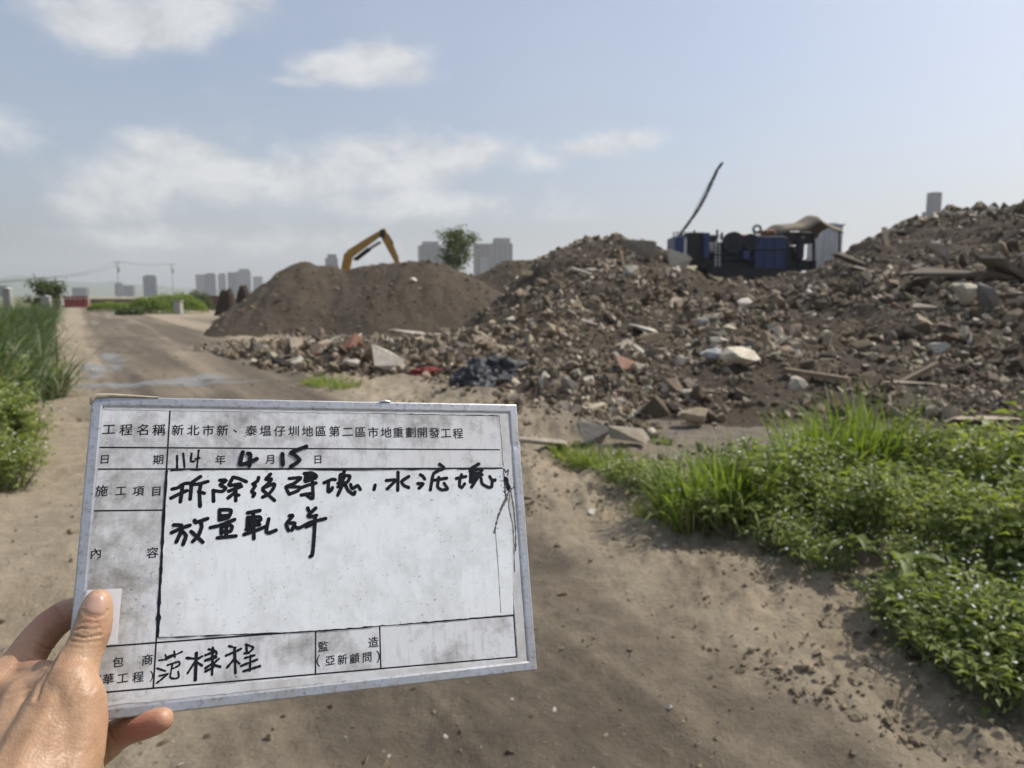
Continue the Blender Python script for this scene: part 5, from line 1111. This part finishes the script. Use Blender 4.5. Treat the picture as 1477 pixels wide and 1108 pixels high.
for ch, flat in chains:
    for (a, b) in zip(ch[:-1], ch[1:]):
        pa, pb = D(*a[:3]), D(*b[:3]); L = (pb - pa).length; n = max(2, int(L / (min(a[3], b[3]) * .22 * MM)))
        for k in range(n + (b is ch[-1])):
            t = k / n; rr_ = (a[3] + (b[3] - a[3]) * t) * MM; c = pa.lerp(pb, t)
            M_ = Matrix.Translation(c) @ Matrix.Scale(flat, 4, bzv) @ Matrix.Scale(rr_, 4)
            bmesh.ops.create_icosphere(bm, subdivisions=2, radius=1.0, matrix=M_)
# forearm runs on past the picture to the elbow
wr = [D(-140, 1520, .30), Vector((-.33, .12, 1.13)), Vector((-.37, -.02, 1.10))]
for (a, b, ra, rb_) in ((wr[0], wr[1], .030, .038), (wr[1], wr[2], .038, .042)):
    for k in range(13): 
        t = k / 12; bmesh.ops.create_icosphere(bm, subdivisions=2, radius=ra + (rb_ - ra) * t, matrix=Matrix.Translation(a.lerp(b, t)))
me = bpy.data.meshes.new('hand_rough'); bm.to_mesh(me); bm.free()
ho = bpy.data.objects.new('hand_rough', me); COL.objects.link(ho)
md = ho.modifiers.new('r', 'REMESH'); md.mode = 'VOXEL'; md.voxel_size = .0012
md = ho.modifiers.new('s', 'SMOOTH'); md.factor = .5; md.iterations = 14
bpy.context.view_layer.update(); dg = bpy.context.evaluated_depsgraph_get()
hm = bpy.data.meshes.new_from_object(ho.evaluated_get(dg)); bpy.data.objects.remove(ho)
hm.name = 'body'
nv = len(hm.vertices); co = np.empty(nv * 3, np.float32); hm.vertices.foreach_get('co', co); co = co.reshape(-1, 3).astype(float)
nr_ = np.empty(nv * 3, np.float32); hm.vertices.foreach_get('normal', nr_); nr_ = nr_.reshape(-1, 3).astype(float)
rel = co - np.array([0, 0, CAM_Z]); dep = rel @ np.array(FW); uu = CX + FPX * rel[:, 0] / dep; vv = CY - FPX * (rel @ np.array(UP)) / dep
facing = np.clip(-(nr_ * rel).sum(1) / np.linalg.norm(rel, axis=1), 0, 1)
disp = np.zeros(nv)
def crease(P, depth, wpx, bulge=.35, dmin=0, dmax=9):
    """skin fold carved along a line lying on the skin"""
    global disp
    best = np.full(nv, 1e9)
    for (ax, ay), (bx_, by_) in zip(P[:-1], P[1:]):
        dx, dy = bx_ - ax, by_ - ay; t = np.clip(((uu - ax) * dx + (vv - ay) * dy) / (dx * dx + dy * dy), 0, 1)
        best = np.minimum(best, np.hypot(uu - ax - t * dx, vv - ay - t * dy))
    sel = (facing > .05) & (dep > dmin) & (dep < dmax)
    disp = disp + sel * (-depth * np.exp(-(best / wpx) ** 2) + bulge * depth * np.exp(-((best - 2.3 * wpx) / (1.2 * wpx)) ** 2)) * MM
crease([(108, 917), (122, 920), (146, 916)], .75, 1.6); crease([(109, 909), (118, 906), (132, 909), (145, 905)], .6, 1.5); crease([(114, 900), (126, 898), (143, 899)], .35, 1.4)
crease([(103, 925), (122, 927), (148, 924)], .35, 1.6); crease([(118, 912), (128, 914), (138, 910)], .5, 1.2); crease([(100, 934), (118, 935)], .25, 1.6)
crease([(119, 880), (124, 888), (137, 891), (150, 888), (155, 880)], .45, 1.5, .5)
crease([(74, 873), (84, 882), (92, 893)], .8, 1.5, .4, .44); crease([(50, 926), (62, 934), (78, 938)], .6, 1.7, .4, .44); crease([(18, 962), (40, 957), (62, 962)], .35, 1.8, .3, .43)
crease([(83, 940), (76, 955), (70, 967), (60, 985), (52, 1010)], 1.0, 2.6, .3); crease([(66, 972), (45, 992), (10, 1003)], .35, 2.5)
crease([(122, 962), (110, 985), (98, 1010)], .28, 2.5); crease([(141, 985), (128, 1003), (120, 1018)], .22, 2); crease([(40, 948), (55, 955), (70, 965)], .3, 1.6, .3, .43)
crease([(147, 1062), (155, 1078), (157, 1094)], .9, 1.5, .3, .435); crease([(157, 1052), (161, 1064), (167, 1072)], .7, 1.5, .4, .43)
for k in range(16): 
    x0, y0 = random.uniform(30, 125), random.uniform(1000, 1100); crease([(x0, y0), (x0 + random.uniform(8, 26), y0 - random.uniform(4, 22))], .10, 1.6)
tend = (.5 * fbm(uu * .035, vv * .035, 3, 5)) * .5 * MM
co = co + nr_ * (disp + tend * facing)[:, None]; hm.vertices.foreach_set('co', co.astype(np.float32).ravel())
red = np.clip(np.exp(-((uu - 205) / 45) ** 2 - ((vv - 1048) / 30) ** 2) * 1.1 + .75 * np.exp(-((uu - 80) / 32) ** 2 - ((vv - 885) / 24) ** 2) * (dep > .445) + .45 * np.exp(-((uu - 60) / 40) ** 2 - ((vv - 940) / 40) ** 2) * (dep > .43) + .35 * np.exp(-((uu - 138) / 16) ** 2 - ((vv - 890) / 10) ** 2), 0, 1)
at = hm.attributes.new('red', 'FLOAT', 'POINT'); at.data.foreach_set('value', red.astype(np.float32))
hm.polygons.foreach_set('use_smooth', np.ones(len(hm.polygons), bool)); hm.materials.clear(); hm.materials.append(M_SKIN); hm.update()
link(bpy.data.objects.new('body', hm), hand)
bv = BVHTree.FromPolygons([Vector(c) for c in co], [list(p.vertices) for p in hm.polygons])
def nail(u0, v0, ax, hw, hl, up_=.0006):
    n = 17; V = []; F = []; a = Vector((ax[0], ax[1])).normalized(); b = Vector((-a.y, a.x))
    for i in range(n):
        for j in range(n):
            s, t = i / (n - 1) * 2 - 1, j / (n - 1) * 2 - 1; k = max(abs(s), abs(t)); l = (abs(s) ** 3.2 + abs(t) ** 3.2) ** (1 / 3.2); f = k / l if l > 0 else 1
            s2, t2 = s * f, t * f; u = u0 + b.x * s2 * hw + a.x * t2 * hl; v = v0 + b.y * s2 * hw + a.y * t2 * hl
            d = ray(u, v).normalized(); h = bv.ray_cast(Vector((0, 0, CAM_Z)), d)
            q = h[0] if h[0] is not None and (h[0] - Vector((0, 0, CAM_Z))).dot(FW) < .441 else bv.find_nearest(D(u, v, .4285))[0]; edge = 1 - max(abs(s), abs(t)) ** 6
            V.append(q - d * (up_ * edge - .0004 * (1 - edge)))
    for i in range(n - 1):
        for j in range(n - 1): c = i * n + j; F.append([c, c + n, c + n + 1, c + 1])
    me = np_mesh('thumb_nail', V, F, True)
    bm = bmesh.new(); bm.from_mesh(me)
    for _ in range(3): bmesh.ops.smooth_vert(bm, verts=[v for v in bm.verts if not v.is_boundary], factor=.5, use_axis_x=True, use_axis_y=True, use_axis_z=True)
    bmesh.ops.recalc_face_normals(bm, faces=bm.faces); bm.to_mesh(me); bm.free(); return me
mn = simple('nail', (.47, .30, .215), (.40, .24, .18), 90, .3, .1, 300, .0003)
me = nail(138, 871, (.12, -.99), 17.0, 17.5, .0008); me.materials.append(mn); link(bpy.data.objects.new('thumb_nail', me), hand)
